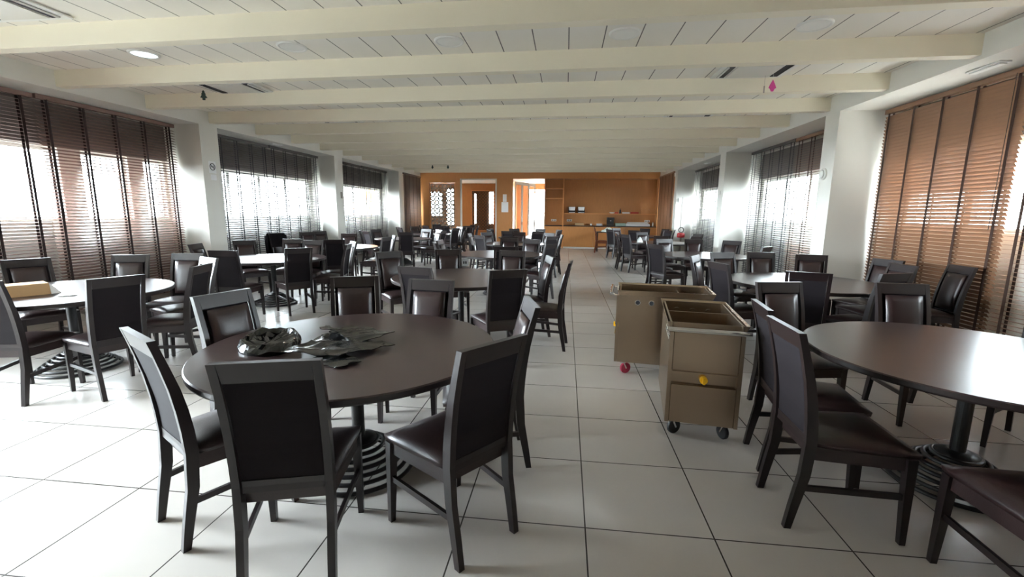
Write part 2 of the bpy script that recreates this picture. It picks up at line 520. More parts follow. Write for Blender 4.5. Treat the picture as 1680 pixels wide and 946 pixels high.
# ------------------------------------------------------------------ venetian blinds
def blind(name_label, x, y0, y1, z0, z1, tilt, slat_mat, tape_mat, tapes, pitch=0.044, group='venetian blinds', width=0.05, side=1):
    """side = +1 when the room lies towards +x"""
    t = empty('venetian_blind', name_label, 'blind', (x, (y0 + y1) / 2, z0), 0, group)
    L = (y1 - y0) / 2 - 0.006
    H = z1 - z0
    bm = NB(); box(bm, -0.03, 0.03, -L, L, H - 0.06, H, 0, 0.004); obj('headrail', bm, slat_mat, t)
    bm = NB(); box(bm, -0.025, 0.025, -L, L, 0, 0.022, 0, 0.004); obj('bottom_rail', bm, slat_mat, t)
    bm = NB()
    z = 0.022 + pitch
    c, s = math.cos(tilt), math.sin(tilt)
    w = width / 2
    while z < H - 0.07:
        a = Vector((-w * c, 0, -w * s)); b = Vector((w * c, 0, w * s)); nrm = Vector((-s, 0, c)) * 0.0014
        hexa(bm, [(a.x - nrm.x, -L, z + a.z - nrm.z), (b.x - nrm.x, -L, z + b.z - nrm.z), (b.x - nrm.x, L, z + b.z - nrm.z), (a.x - nrm.x, L, z + a.z - nrm.z),
                  (a.x + nrm.x, -L, z + a.z + nrm.z), (b.x + nrm.x, -L, z + b.z + nrm.z), (b.x + nrm.x, L, z + b.z + nrm.z), (a.x + nrm.x, L, z + a.z + nrm.z)])
        z += pitch
    obj('slats', bm, slat_mat, t)
    for ty in tapes:
        bm = NB(); yy = ty - (y0 + y1) / 2
        for xx in (-w - 0.004, w + 0.002):
            box(bm, xx, xx + 0.002, yy - 0.017, yy + 0.017, 0.01, H - 0.03)
        obj('ladder_tape', bm, tape_mat, t)
    bm = NB(); tube(bm, [(side * 0.04, -L + 0.12, H - 0.05), (side * 0.045, -L + 0.12, H * 0.45)], 0.003, 6); obj('pull_cord', bm, M['tape_g'], t)
    return t
XBL, XBR = -6.9, 4.45
def top_l(y): return bulk_z(y) - 0.005
def span(x, y0, y1, tilt, ms, mt, label, n=5, z0=0.06, off=0.15, side=1):
    d = (y1 - y0 - 2 * off) / (n - 1)
    blind(label, x, y0, y1, z0, min(bulk_z(y0), bulk_z(y1)) - 0.004, tilt, M[ms], M[mt], [y0 + off + d * i for i in range(n)], side=side)
GL = R(9)
span(XBL, 3.29, 5.36, R(-6), 'blind_l', 'tape_l', 'brown blind on the left foreground window, nearest the frame edge, slats open')
span(XBL, 5.38, 7.50, R(-25), 'blind_l', 'tape_l', 'brown wooden blind beside the left pillar with the no smoking sign', 5, off=0.12)
span(XBL, 7.97, 10.06, R(-22), 'blind_g', 'tape_g', 'grey blind just past the left pillar with the no smoking sign', 5)
span(XBL, 10.08, 12.18, R(-22), 'blind_g', 'tape_g', 'grey blind behind the jacket-draped chair at the left windows')
span(XBL, 12.69, 14.88, R(-22), 'blind_g', 'tape_g', 'grey blind of the third left window, nearer half')
span(XBL, 14.90, 17.09, R(-22), 'blind_g', 'tape_g', 'grey blind of the third left window, farther half')
span(XL + 0.02, 17.55, 19.70, R(48), 'blind_g', 'tape_g', 'dark blind in the far left corner beside the lattice screen')
span(XBR, 2.97, 5.16, R(-4), 'blind_r', 'tape_r', 'open brown blind at the right edge, bright window behind it', side=-1)
span(XBR, 5.18, 7.22, R(-54), 'blind_r', 'tape_r', 'honey brown closed blind on the right foreground window', 5, off=0.1, side=-1)
span(XBR, 7.64, 9.72, R(18), 'blind_r', 'tape_r', 'brown blind just past the right pillar with the round wall fitting', side=-1)
span(XBR, 9.74, 11.87, R(20), 'blind_g', 'tape_g', 'greyish blind on the farther half of the second right window', side=-1)
span(XBR, 12.33, 16.70, R(20), 'blind_g', 'tape_g', 'grey blind of the third right window by the wall switch', 8, side=-1)
span(XR - 0.02, 17.12, 19.70, R(-58), 'blind_r', 'tape_r', 'brown closed blind in the far right corner beside the sideboard', side=-1)

# ------------------------------------------------------------------ round tables
TABLES = [
    ('T1', -1.18, 2.36, 'front table with black plastic bags', 'dark brown round pedestal table at the front with black plastic bags on it'),
    ('T2', 2.25, 2.65, 'right foreground table reflecting a window', 'dark round table at the right foreground with bright window glare on its top'),
    ('T3', -4.57, 3.60, 'left foreground table with the cardboard box', 'round table at the left edge carrying a cardboard box, top bright with glare'),
    ('T4', -1.21, 5.15, 'second table of the middle row', 'bare round table directly behind the front table, second of the middle row'),
    ('T5', -4.66, 6.70, 'second table of the left row', 'round table whitened by window glare, second of the left row'),
    ('T6', -1.19, 8.23, 'third table of the middle row', 'bare grey-brown round table, third of the middle row'),
    ('T7', 2.74, 5.50, 'second table of the right row', 'round table behind the steel trolleys, second of the right row'),
    ('T8', 2.60, 8.85, 'third table of the right row', 'pale-looking round table, third of the right row'),
    ('T9', -4.82, 9.18, 'third table of the left row', 'round table whitened by glare, third of the left row'),
    ('T10', -4.60, 12.47, 'fourth table of the left row', 'white-glared round table, fourth of the left row'),
    ('T11', -4.75, 18.2, 'sixth table of the left row', 'round table right in front of the lattice screen'),
    ('T12', 2.55, 12.55, 'fourth table of the right row', 'round table with a crumpled white napkin, fourth of the right row'),
    ('T13', 2.60, 16.2, 'fifth table of the right row', 'far round table in front of the sideboard shelf, last of the right row'),
    ('M4', -1.20, 11.2, 'fourth table of the middle row', 'round table, fourth of the middle row, mostly hidden by chairs'),
    ('M5', -1.30, 14.2, 'fifth table of the middle row', 'round table, fifth of the middle row, nearest the glazed doorway'),
    ('L5', -4.60, 15.4, 'fifth table of the left row', 'round table, fifth of the left row, hidden among chairs'),
]
TR, TH = 0.80, 0.75
def make_table(label, loc):
    t = empty('round_table', label, 'table', loc, 0, 'round banquet tables')
    bm = NB()
    lathe(bm, [(TR - 0.02, TH - 0.040), (TR - 0.004, TH - 0.036), (TR, TH - 0.028), (TR, TH - 0.006)], 96, mi=1, cap1=False)
    lathe(bm, [(TR, TH - 0.006), (TR - 0.006, TH)], 96, mi=0, cap0=False)
    obj('tabletop', bm, [M['table'], M['table_edge']], t)
    bm = NB(); lathe(bm, [(0.16, TH - 0.052), (0.16, TH - 0.041)], 24); obj('mounting_plate', bm, M['iron'], t)
    bm = NB(); lathe(bm, [(0.036, 0.14), (0.036, TH - 0.053)], 24); obj('pole', bm, M['iron'], t)
    bm = NB()
    n = 7
    for i in range(n):
        u = i / (n - 1)
        torus(bm, 0.310 - 0.205 * u, 0.0125, 0.014 + 0.150 * u ** 0.9, 56, 8)
    for k in range(4):
        a = k * math.pi / 2 + 0.4
        pts = [((0.305 - 0.21 * u) * math.cos(a), (0.305 - 0.21 * u) * math.sin(a), 0.007 + 0.14 * u ** 0.9) for u in (0, 0.2, 0.4, 0.6, 0.8, 1)]
        tube(bm, pts, 0.006, 6)
    lathe(bm, [(0.105, 0.150), (0.10, 0.178), (0.05, 0.196), (0.036, 0.197)], 32)
    obj('ringed_base', bm, M['iron'], t, smooth=True)
    return t
t0 = None
TC = {}
for key, x, y, short, label in TABLES:
    TC[key] = (x, y, short)
    if t0 is None: t0 = make_table(label, (x, y, 0))
    else: dup(t0, (x, y, 0), random.uniform(0, 3), label)

# ------------------------------------------------------------------ dining chairs
CH = 0.975
def back_y(z):
    pts = [(0.0, -0.265), (0.12, -0.245), (0.28, -0.215), (0.45, -0.205), (0.60, -0.215), (0.75, -0.242), (0.88, -0.275), (CH, -0.302)]
    for (z0, y0), (z1, y1) in zip(pts, pts[1:]):
        if z <= z1: return y0 + (y1 - y0) * (z - z0) / (z1 - z0)
    return pts[-1][1]
def back_x(z):       # half width of the back frame, centre of a stile
    return 0.166 + 0.006 * (z / CH)

def make_chair(label, wood, leather, weave, open_back=False):
    t = empty('dining_chair', label, 'chair', (0, 0, 0), 0, 'dark padded dining chairs' if not open_back else None)
    # front legs
    for s in (-1, 1):
        bm = NB()
        sweep_rect(bm, [(s * 0.205, 0.212, 0), (s * 0.203, 0.205, 0.20), (s * 0.200, 0.200, 0.425)], [(0.026, 0.026), (0.034, 0.034), (0.042, 0.042)])
        obj('leg', bm, wood, t)
    # rear legs running up into the back stiles
    zs = [0.0, 0.06, 0.12, 0.20, 0.28, 0.36, 0.45, 0.55, 0.65, 0.75, 0.85, 0.92, CH]
    for s in (-1, 1):
        bm = NB()
        sweep_rect(bm, [(s * back_x(z), back_y(z), z) for z in zs], [(0.030, 0.030 + 0.018 * math.sin(math.pi * min(1, z / 0.9)) + 0.002) for z in zs])
        obj('leg', bm, wood, t)
    # side and rear stretchers
    for s in (-1, 1):
        bm = NB()
        p0 = (s * 0.203, 0.19, 0.235); p1 = (s * 0.168, back_y(0.215) + 0.02, 0.215)
        hexa(bm, [(p0[0] - 0.008, p0[1], p0[2] - 0.014), (p0[0] + 0.008, p0[1], p0[2] - 0.014), (p1[0] + 0.008, p1[1], p1[2] - 0.014), (p1[0] - 0.008, p1[1], p1[2] - 0.014),
                  (p0[0] - 0.008, p0[1], p0[2] + 0.014), (p0[0] + 0.008, p0[1], p0[2] + 0.014), (p1[0] + 0.008, p1[1], p1[2] + 0.014), (p1[0] - 0.008, p1[1], p1[2] + 0.014)])
        obj('stretcher', bm, wood, t)
    # seat frame
    bm = NB()
    hexa(bm, [(-0.176, -0.19, 0.365), (0.176, -0.19, 0.365), (0.210, 0.216, 0.365), (-0.210, 0.216, 0.365),
              (-0.176, -0.19, 0.43), (0.176, -0.19, 0.43), (0.210, 0.216, 0.43), (-0.210, 0.216, 0.43)])
    obj('seat_frame', bm, leather if not open_back else wood, t)
    # cushioned seat
    bm = NB()
    n = 8
    grid = []
    for j in range(n + 1):
        v = j / n
        row = []
        for i in range(n + 1):
            u = i / n * 2 - 1
            hw = 0.180 + (0.226 - 0.180) * v
            y = -0.190 + 0.425 * v
            edge = (1 - abs(u) ** 4) * (1 - abs(2 * v - 1) ** 4)
            z = 0.452 + 0.036 * edge
            rnd = 1 - 0.035 * (abs(2 * v - 1) ** 8)
            row.append(bm.verts.new((u * hw * rnd, y, z)))
        grid.append(row)
    for j in range(n):
        for i in range(n):
            bm.faces.new((grid[j][i], grid[j][i + 1], grid[j + 1][i + 1], grid[j + 1][i]))
    rim = grid[0][:] + [grid[j][n] for j in range(1, n + 1)] + [grid[n][i] for i in range(n - 1, -1, -1)] + [grid[j][0] for j in range(n - 1, 0, -1)]
    low = [bm.verts.new((v.co.x * 0.985, v.co.y * 0.985, 0.428)) for v in rim]
    for k in range(len(rim)):
        bm.faces.new((rim[k], rim[(k + 1) % len(rim)], low[(k + 1) % len(rim)], low[k]))
    bm.faces.new(low)
    obj('seat', bm, leather, t, smooth=True)
    def curved_panel(z0, z1, hw0, hw1, dy, th, bulge, mat, name, nz=8, nx=6):
        bm = NB()
        sides = []
        for face in (1, -1):
            g = []
            for j in range(nz + 1):
                v = j / nz
                z = z0 + (z1 - z0) * v
                row = []
                for i in range(nx + 1):
                    u = i / nx * 2 - 1
                    e = (1 - abs(u) ** 4) * (1 - abs(2 * v - 1) ** 6)
                    row.append(bm.verts.new((u * (hw0 + (hw1 - hw0) * v), back_y(z) + dy + face * th / 2 + (bulge * e if face > 0 else 0), z)))
                g.append(row)
            for j in range(nz):
                for i in range(nx):
                    q = (g[j][i], g[j][i + 1], g[j + 1][i + 1], g[j + 1][i])
                    bm.faces.new(q if face < 0 else q[::-1])
            sides.append(g)
        a, b = sides
        def loop(g): return g[0][:] + [g[j][nx] for j in range(1, nz + 1)] + [g[nz][i] for i in range(nx - 1, -1, -1)] + [g[j][0] for j in range(nz - 1, 0, -1)]
        la, lb = loop(a), loop(b)
        for k in range(len(la)):
            bm.faces.new((la[k], la[(k + 1) % len(la)], lb[(k + 1) % len(lb)], lb[k]))
        return obj(name, bm, mat, t)
    curved_panel(0.895, CH, 0.152, 0.157, 0, 0.030, 0, wood, 'top_rail', 4, 2)
    curved_panel(0.425, 0.475, 0.150, 0.150, 0, 0.030, 0, wood, 'bottom_rail', 2, 2)
    if open_back:
        for z in (0.60, 0.72):
            curved_panel(z, z + 0.05, 0.151, 0.152, 0, 0.022, 0, wood, 'back_rail', 2, 2)
    else:
        curved_panel(0.475, 0.895, 0.1505, 0.152, -0.008, 0.008, 0, weave, 'back_panel')
        p = curved_panel(0.500, 0.885, 0.128, 0.130, 0.010, 0.026, 0.016, leather, 'back_pad')
        for f in p.data.polygons: f.use_smooth = True
    return t

CHAIRS = [
    ("T1", -1.573, 3.182, -65.5),
    ("T1", -1.059, 3.094, -95.0),
    ("T1", -1.90, 2.52, -18.0),
    ("T1", -0.479, 2.568, 195.0),
    ("T2", 1.475, 2.745, -8.0),
    ("T2", 1.758, 3.477, -80.0),
    ("T2", 2.66, 3.57, -92.0),
    ("T2", 1.383, 2.276, -2.0),
    ("T2", 3.09, 3.10, -139.7),
    ("T3", -3.76, 3.21, 158),
    ("T3", -5.314, 3.928, -23.8),
    ("T3", -4.907, 4.378, -69.9),
    ("T3", -4.5, 4.669, -80.0),
    ("T3", -3.752, 3.837, -163.8),
    ("T3", -4.084, 4.318, -116.3),
    ("T5", -4.509, 5.712, 98.7),
    ("T5", -5.443, 6.481, 15.6),
    ("T5", -3.99, 6.21, 138.0),
    ("T5", -5.434, 7.244, -35.1),
    ("T9", -6.16, 9.365, -15.0),
    ("T5", -4.988, 7.644, -74.3),
    ("T5", -4.478, 7.378, -82.0),
    ("T5", -3.769, 6.864, -165.8),
    ("T5", -3.924, 7.367, -139.9),
    ("T9", -4.409, 8.256, 114.0),
    ("T9", -5.048, 9.993, -74.3),
    ("T10", -6.22, 10.511, -40.0),
    ("T10", -6.19, 11.126, -30.0),
    ("T9", -3.984, 9.079, 173.1),
    ("T9", -4.075, 9.637, -148.4),
    ("T4", -1.369, 4.464, 76.9),
    ("T4", -0.657, 4.386, 118.0),
    ("T4", -2.105, 5.516, -45.0),
    ("T4", -1.553, 6.019, -68.4),
    ("T4", -0.756, 5.993, -95.0),
    ("T4", -0.228, 4.989, 175.7),
    ("T4", -0.459, 5.461, -164.5),
    ("T6", -0.498, 7.85, 151.2),
    ("T6", -0.978, 7.259, 102.3),
    ("T6", -1.178, 9.171, -91.2),
    ("T6", -0.761, 8.783, -110.0),
    ("T7", 1.988, 5.295, 15.3),
    ("T7", 2.305, 6.378, -73.6),
    ("T7", 2.788, 6.533, -92.5),
    ("T7", 3.247, 6.304, -111.9),
    ("T7", 2.407, 4.761, 65.8),
    ("T7", 2.986, 4.845, 110.6),
    ("T7", 3.696, 5.946, -160.9),
    ("T7", 3.453, 5.431, -175.1),
    ("T7", 4.02, 5.44, 177.1),
    ("T8", 3.185, 8.265, 135.0),
    ("T8", 1.856, 8.996, -11.1),
    ("T8", 1.832, 8.347, 33.2),
    ("T7", 1.943, 5.951, -29.5),
    ("T8", 2.213, 9.74, -71.7),
    ("T8", 2.731, 9.807, -93.6),
    ("T8", 3.234, 9.552, -130.9),
    ("T1", -1.65, 1.915, 60),
    ("T1", -1.121, 1.695, 106.5),
    ("T1", -0.513, 1.945, 142.3),
    ("T3", -4.30, 3.02, 102),
    ("T2", 1.84, 1.74, 87),
    ("T6", -2.071, 8.361, 359.1),
    ("T6", -1.994, 7.802, 383.5),
    ("M4", -0.374, 11.278, 187.0),
    ("M4", -0.616, 11.905, 228.9),
    ("M4", -1.25, 12.15, 275),
    ("M4", -1.88, 11.75, 315.2),
    ("M4", -2.103, 11.195, 358.8),
    ("M4", -1.793, 10.562, 409.1),
    ("M4", -1.218, 10.357, 446.8),
    ("M4", -0.503, 10.616, 136.1),
    ("M5", -0.457, 14.52, 207.1),
    ("M5", -0.963, 15.038, 243.1),
    ("M5", -1.588, 14.993, 296.7),
    ("M5", -2.167, 14.532, 337.7),
    ("M5", -2.051, 13.755, 388.0),
    ("M5", -1.603, 13.321, 436.8),
    ("M5", -0.931, 13.455, 117.9),
    ("M5", -0.461, 13.834, 162.8),
    ("T10", -3.702, 12.473, 173.2),
    ("T10", -3.964, 13.014, 222.4),
    ("T10", -4.379, 13.363, 248.9),
    ("T10", -5.413, 12.921, 330.8),
    ("T10", -5.459, 12.25, 381.2),
    ("T10", -5.113, 11.806, 410.2),
    ("T10", -4.233, 11.686, 110.1),
    ("L5", -3.732, 15.47, 186.5),
    ("L5", -4.041, 16.046, 227.7),
    ("L5", -4.663, 16.335, 281.5),
    ("L5", -5.252, 15.915, 325.5),
    ("L5", -5.519, 15.279, 365.1),
    ("L5", -5.249, 14.777, 397.8),
    ("L5", -4.461, 14.487, 97.2),
    ("L5", -3.9, 14.931, 153.3),
    ("T11", -3.831, 18.192, 183.6),
    ("T11", -4.164, 18.943, 224.4),
    ("T11", -5.36, 18.849, 305.8),
    ("T11", -5.633, 18.088, 369.9),
    ("T11", -5.309, 17.553, 416.4),
    ("T11", -4.633, 17.388, 91.8),
    ("T11", -4.076, 17.67, 140.4),
    ("T12", 1.689, 12.641, 360.8),
    ("T12", 1.803, 12.063, 388.0),
    ("T12", 2.992, 11.744, 126.6),
    ("T12", 2.391, 11.728, 82.9),
    ("T12", 2.339, 13.354, 289.9),
    ("T12", 3.369, 12.836, 204.7),
    ("T13", 1.778, 16.458, 349.6),
    ("T13", 1.740, 15.82, 395.8),
    ("T13", 2.350, 15.40, 425.1),
    ("T13", 3.136, 15.434, 127.2),
    ("T13", 3.430, 16.074, 166.9),
    ("T13", 3.318, 16.66, 209.7),
    ("T13", 2.830, 17.038, 247.1),
    ("T13", 2.052, 16.967, 304.7),
]
SECT = ['on right of', 'at far right of', 'at far side of', 'at far left of', 'on left of', 'at near left of', 'at near side of', 'at near right of']
def sector(key, x, y):
    cx, cy, _ = TC[key]
    # seen from the camera: near / far along the sight line, left / right across it
    d = Vector((cx, cy)).normalized()
    v = Vector((x - cx, y - cy))
    a = math.atan2(v.dot(d), v.dot(Vector((d.y, -d.x))))
    return int(round(a / (math.pi / 4))) % 8
def screen_x(x, y):
    return (Vector((x, y, 0.9)) - Vector((0, 0, 1.498))).dot(rt) / (Vector((x, y, 0.9)) - Vector((0, 0, 1.498))).dot(fw)
by = {}
for i, (k, x, y, a) in enumerate(CHAIRS):
    by.setdefault((k, sector(k, x, y)), []).append(i)
LAB = {}
for (k, s), ids in by.items():
    ids.sort(key=lambda i: screen_x(CHAIRS[i][1], CHAIRS[i][2]))
    for n, i in enumerate(ids):
        pre = 'dark padded chair'
        if len(ids) == 2: pre = ('left', 'right')[n] + ' dark padded chair'
        elif len(ids) == 3: pre = ('leftmost', 'middle', 'rightmost')[n] + ' dark padded chair'
        elif len(ids) > 3: pre = ('first', 'second', 'third', 'fourth', 'fifth', 'sixth')[n] + ' dark padded chair'
        LAB[i] = '%s %s %s' % (pre, SECT[s], TC[k][2])
chair0 = None
for i, (k, x, y, a) in enumerate(CHAIRS):
    if chair0 is None:
        chair0 = make_chair(LAB[i], M['wenge'], M['leather'], M['weave'])
        chair0.location = (x, y, 0); chair0.rotation_euler = (0, 0, R(a - 90))
    else:
        dup(chair0, (x, y, 0), R(a - 90), LAB[i])

c = make_chair('lone reddish-brown open-backed chair in front of the sideboard doors', M['redwood'], M['redwood'], M['redwood'], True)
c.location = (1.42, 17.88, 0); c.rotation_euler = (0, 0, R(0 - 90))

# ------------------------------------------------------------------ steel trolleys
def make_trolley(label, loc, rz):
    t = empty('steel_trolley', label, 'trolley', loc, rz, 'stainless steel trolleys')
    Lh, Wh, Z0, Z1 = 0.40, 0.225, 0.125, 0.80
    tw = 0.012
    bm = NB()
    wz = Z0
    box(bm, -Lh, Lh, -Wh, -Wh + tw, Z0, Z1); box(bm, -Lh, Lh, Wh - tw, Wh, Z0, Z1)
    box(bm, -Lh, -Lh + tw, -Wh + tw, Wh - tw, Z0, Z1); box(bm, Lh - tw, Lh, -Wh + tw, Wh - tw, Z0, Z1)
    box(bm, -Lh + tw, Lh - tw, -Wh + tw, Wh - tw, Z0, Z0 + 0.012)
    obj('body', bm, M['steel'], t)
    bm = NB(); box(bm, -Lh + tw, Lh - tw, -Wh + tw, Wh - tw, 0.50, 0.512); obj('well_floor', bm, M['steel_in'], t)
    bm = NB(); box(bm, 0.13, 0.142, -Wh + tw, Wh - tw, 0.512, Z1 - 0.03); obj('divider', bm, M['steel'], t)
    # flared rim
    bm = NB()
    f = 0.022
    for s in (-1, 1):
        hexa(bm, [(-Lh, s * Wh, Z1 - 0.035), (Lh, s * Wh, Z1 - 0.035), (Lh, s * (Wh + 0.002), Z1 - 0.035), (-Lh, s * (Wh + 0.002), Z1 - 0.035),
                  (-Lh - f, s * (Wh + f - 0.004), Z1 + 0.012), (Lh + f, s * (Wh + f - 0.004), Z1 + 0.012), (Lh + f, s * (Wh + f), Z1 + 0.012), (-Lh - f, s * (Wh + f), Z1 + 0.012)])
        hexa(bm, [(s * Lh, -Wh, Z1 - 0.035), (s * Lh, Wh, Z1 - 0.035), (s * (Lh + 0.002), Wh, Z1 - 0.035), (s * (Lh + 0.002), -Wh, Z1 - 0.035),
                  (s * (Lh + f - 0.004), -Wh - f, Z1 + 0.012), (s * (Lh + f - 0.004), Wh + f, Z1 + 0.012), (s * (Lh + f), Wh + f, Z1 + 0.012), (s * (Lh + f), -Wh - f, Z1 + 0.012)])
    obj('rim', bm, M['steel'], t)
    # front end (-x): folded edges, recessed band, handle bar, tap
    bm = NB()
    for s in (-1, 1):
        box(bm, -Lh - 0.024, -Lh - 0.001, s * (Wh - 0.012) - 0.012, s * (Wh - 0.012) + 0.012, Z0, Z1 - 0.04)
    box(bm, -Lh - 0.018, -Lh - 0.001, -Wh + 0.025, Wh - 0.025, Z0, 0.385, 0, 0.004); box(bm, -Lh - 0.018, -Lh - 0.001, -Wh + 0.025, Wh - 0.025, 0.485, Z1 - 0.04, 0, 0.004)
    for zz in (0.385, 0.478): box(bm, -Lh - 0.030, -Lh - 0.018, -Wh + 0.03, Wh - 0.03, zz, zz + 0.007)
    obj('end_panel', bm, M['steel'], t)
    bm = NB()
    cyl(bm, (-Lh - 0.075, -Wh - 0.02, 0.775), (-Lh - 0.075, Wh + 0.02, 0.775), 0.016, 14)
    for s in (-1, 1):
        cyl(bm, (-Lh - 0.075, s * (Wh - 0.01), 0.775), (-Lh - 0.001, s * (Wh - 0.01), 0.745), 0.010, 10)
    obj('push_handle', bm, M['chrome'], t)
    bm = NB(); cyl(bm, (-Lh - 0.001, 0.0, 0.435), (-Lh - 0.03, 0.0, 0.435), 0.024, 20); box(bm, -Lh - 0.046, -Lh - 0.03, -0.007, 0.007, 0.413, 0.457)
    obj('tap_knob', bm, M['yellow'], t)
    for s in (-1, 1):
        for x in ([-Lh + 0.165, -Lh + 0.285] if s < 0 else [-Lh + 0.06 + 0.075 * k for k in range(4)]):
            mt = Matrix.Translation((x, s * (Wh + 0.001), 0.70)) @ Matrix.Rotation(R(90), 4, 'X')
            bm = NB(); torus(bm, 0.022, 0.005, 0, 20, 6, mat=mt); cyl(bm, (x, s * Wh, 0.70), (x, s * (Wh + 0.0015), 0.70), 0.021, 16, 1)
            obj('grommet', bm, [M['chrome'], M['void']], t)
    for k in (-1, 0, 1):
        mt = Matrix.Translation((Lh - tw - 0.001, k * 0.12, 0.73)) @ Matrix.Rotation(R(90), 4, 'Y')
        bm = NB(); torus(bm, 0.018, 0.004, 0, 20, 6, mat=mt); obj('grommet', bm, M['chrome'], t)
    for i, sx in enumerate((-1, 1)):
        for sy in (-1, 1):
            ang = (0.5, -0.9, 2.2, 0.2)[i * 2 + (sy > 0)]
            cx, cy = sx * (Lh - 0.06), sy * (Wh - 0.05)
            d = Vector((math.cos(ang), math.sin(ang), 0)); nrm = Vector((-d.y, d.x, 0))
            hub = Vector((cx, cy, 0.052)) + d * 0.028
            bm = NB()
            for s in (-1, 1):
                q = hub + nrm * s * 0.021
                tube(bm, [q, Vector((cx, cy, 0.11)) + nrm * s * 0.021], 0.006, 8)
            lathe(bm, [(0.03, 0.106), (0.03, 0.124)], 16, cx, cy)
            cb = obj('caster', bm, M['chrome'], t)
            bm = NB()
            prof = [(0.0, -0.014), (0.046, -0.014), (0.052, -0.008), (0.052, 0.008), (0.046, 0.014), (0.0, 0.014)]
            rings = []
            for rr, h in prof:
                rings.append([bm.verts.new(hub + nrm * h + (d * math.cos(2 * math.pi * k / 24) + Vector((0, 0, 1)) * math.sin(2 * math.pi * k / 24)) * max(rr, 0.001)) for k in range(24)])
            for a, b in zip(rings, rings[1:]):
                for k in range(24): bm.faces.new((a[k], a[(k + 1) % 24], b[(k + 1) % 24], b[k]))
            bm.faces.new(rings[0]); bm.faces.new(rings[-1])
            obj('wheel', bm, M['red_rubber'] if (rz < 0 and sx < 0) else M['rubber'], cb)
    return t
make_trolley('nearer stainless trolley, short end with yellow tap facing the viewer', (0.985, 3.33, 0), R(81.5))
make_trolley('farther stainless trolley, seen from its long side behind the other', (0.94, 4.33, 0), R(-7.5))

# ------------------------------------------------------------------ black plastic bags on the front table
def sheet(bm, c, z, amp, seed, nx=34, ny=22, th=0.0035, lift=(0, 0, 0, 0)):
    """crumpled sheet between four corner points, with its own thickness"""
    r = random.Random(seed)
    ridges = [(r.uniform(0, 6.28), r.uniform(6, 26), r.uniform(0, 6.28), r.uniform(0.4, 1)) for _ in range(9)]
    tops, bots = [], []
    for j in range(ny + 1):
        v = j / ny; rt_, rb_ = [], []
        for i in range(nx + 1):
            u = i / nx
            p = [(c[0][k] * (1 - u) + c[1][k] * u) * (1 - v) + (c[3][k] * (1 - u) + c[2][k] * u) * v for k in (0, 1)]
            lf = (lift[0] * (1 - u) + lift[1] * u) * (1 - v) + (lift[3] * (1 - u) + lift[2] * u) * v
            h = sum(w * (1 - abs(math.sin(f * (p[0] * math.cos(a) + p[1] * math.sin(a)) + ph))) ** 2 for a, f, ph, w in ridges) / 3
            h += 0.35 * math.sin(7 * u + seed) * math.sin(5 * v + seed * 2)
            jit = 0.010 * math.sin(11 * v + seed) * (1 if i in (0, nx) else 0)
            zz = z + amp * max(0, h) + lf
            rt_.append(bm.verts.new((p[0] + jit, p[1] + 0.008 * math.sin(13 * u + seed), zz + th))); rb_.append(bm.verts.new((p[0] + jit, p[1] + 0.008 * math.sin(13 * u + seed), zz)))
        tops.append(rt_); bots.append(rb_)
    for j in range(ny):
        for i in range(nx):
            bm.faces.new((tops[j][i], tops[j][i + 1], tops[j + 1][i + 1], tops[j + 1][i]))
            bm.faces.new((bots[j][i], bots[j + 1][i], bots[j + 1][i + 1], bots[j][i + 1]))
    def loop(g): return g[0][:] + [g[j][nx] for j in range(1, ny + 1)] + [g[ny][i] for i in range(nx - 1, -1, -1)] + [g[j][0] for j in range(ny - 1, 0, -1)]
    la, lb = loop(tops), loop(bots)
    for k in range(len(la)):
        bm.faces.new((la[k], lb[k], lb[(k + 1) % len(la)], la[(k + 1) % len(la)]))
BZ = TH + 0.001
bm = NB()
sheet(bm, [(-1.30, 2.02), (-1.07, 1.95), (-1.00, 2.06), (-1.22, 2.22)], 0.0, 0.010, 4)
sheet(bm, [(-1.43, 2.06), (-1.13, 2.08), (-0.93, 2.32), (-1.36, 2.44)], 0.012, 0.013, 9, lift=(0.012, 0.004, 0.0, 0.02))
sheet(bm, [(-1.36, 2.40), (-1.12, 2.30), (-1.00, 2.50), (-1.30, 2.58)], 0.020, 0.012, 15, lift=(0.03, 0.0, 0.012, 0.02))
sheet(bm, [(-1.42, 2.40), (-1.22, 2.34), (-1.20, 2.37), (-1.38, 2.45)], 0.062, 0.006, 21, 12, 4, lift=(0.008, 0.0, 0.0, 0.006))
o = obj('plastic_bag', bm, M['bag'], None, (0, 0, BZ)); 
tag(o, 'right-hand black plastic bag lying in flat folds on the front table', 'plastic bag', 'black plastic bags on the front table')
# left bag: an open mouth lying on its side with a crumpled rim
bm = NB()
cx, cy = -1.63, 2.27
n, rows = 48, []
rr = random.Random(12)
ph = [rr.uniform(0, 6.28) for _ in range(6)]
def wob(k, m): return sum(math.sin((q + 2) * 2 * math.pi * k / n + ph[q] + m) / (q + 2) for q in range(6))
for m, (sc, z) in enumerate([(1.0, 0.0), (1.02, 0.018), (0.95, 0.036), (0.90, 0.048), (0.84, 0.046), (0.78, 0.028), (0.55, 0.014), (0.2, 0.010)]):
    ring = []
    for k in range(n):
        a = 2 * math.pi * k / n
        s_ = sc * (1 + 0.045 * wob(k, m * 0.2))
        x = cx + 0.17 * s_ * math.cos(a) - 0.05 * s_ * math.sin(a); y = cy + 0.21 * s_ * math.sin(a)
        ring.append(bm.verts.new((x, y, max(0.0, z * (1 + 0.22 * wob(k, m * 0.25)) + (0.006 * math.sin(5 * k + 2 * m) if 0 < m < 7 else 0)) + (0.003 if m > 5 else 0))))
    rows.append(ring)
for a, b in zip(rows, rows[1:]):
    for k in range(n): bm.faces.new((a[k], a[(k + 1) % n], b[(k + 1) % n], b[k]))
bm.faces.new(rows[-1]); bm.faces.new(rows[0][::-1])
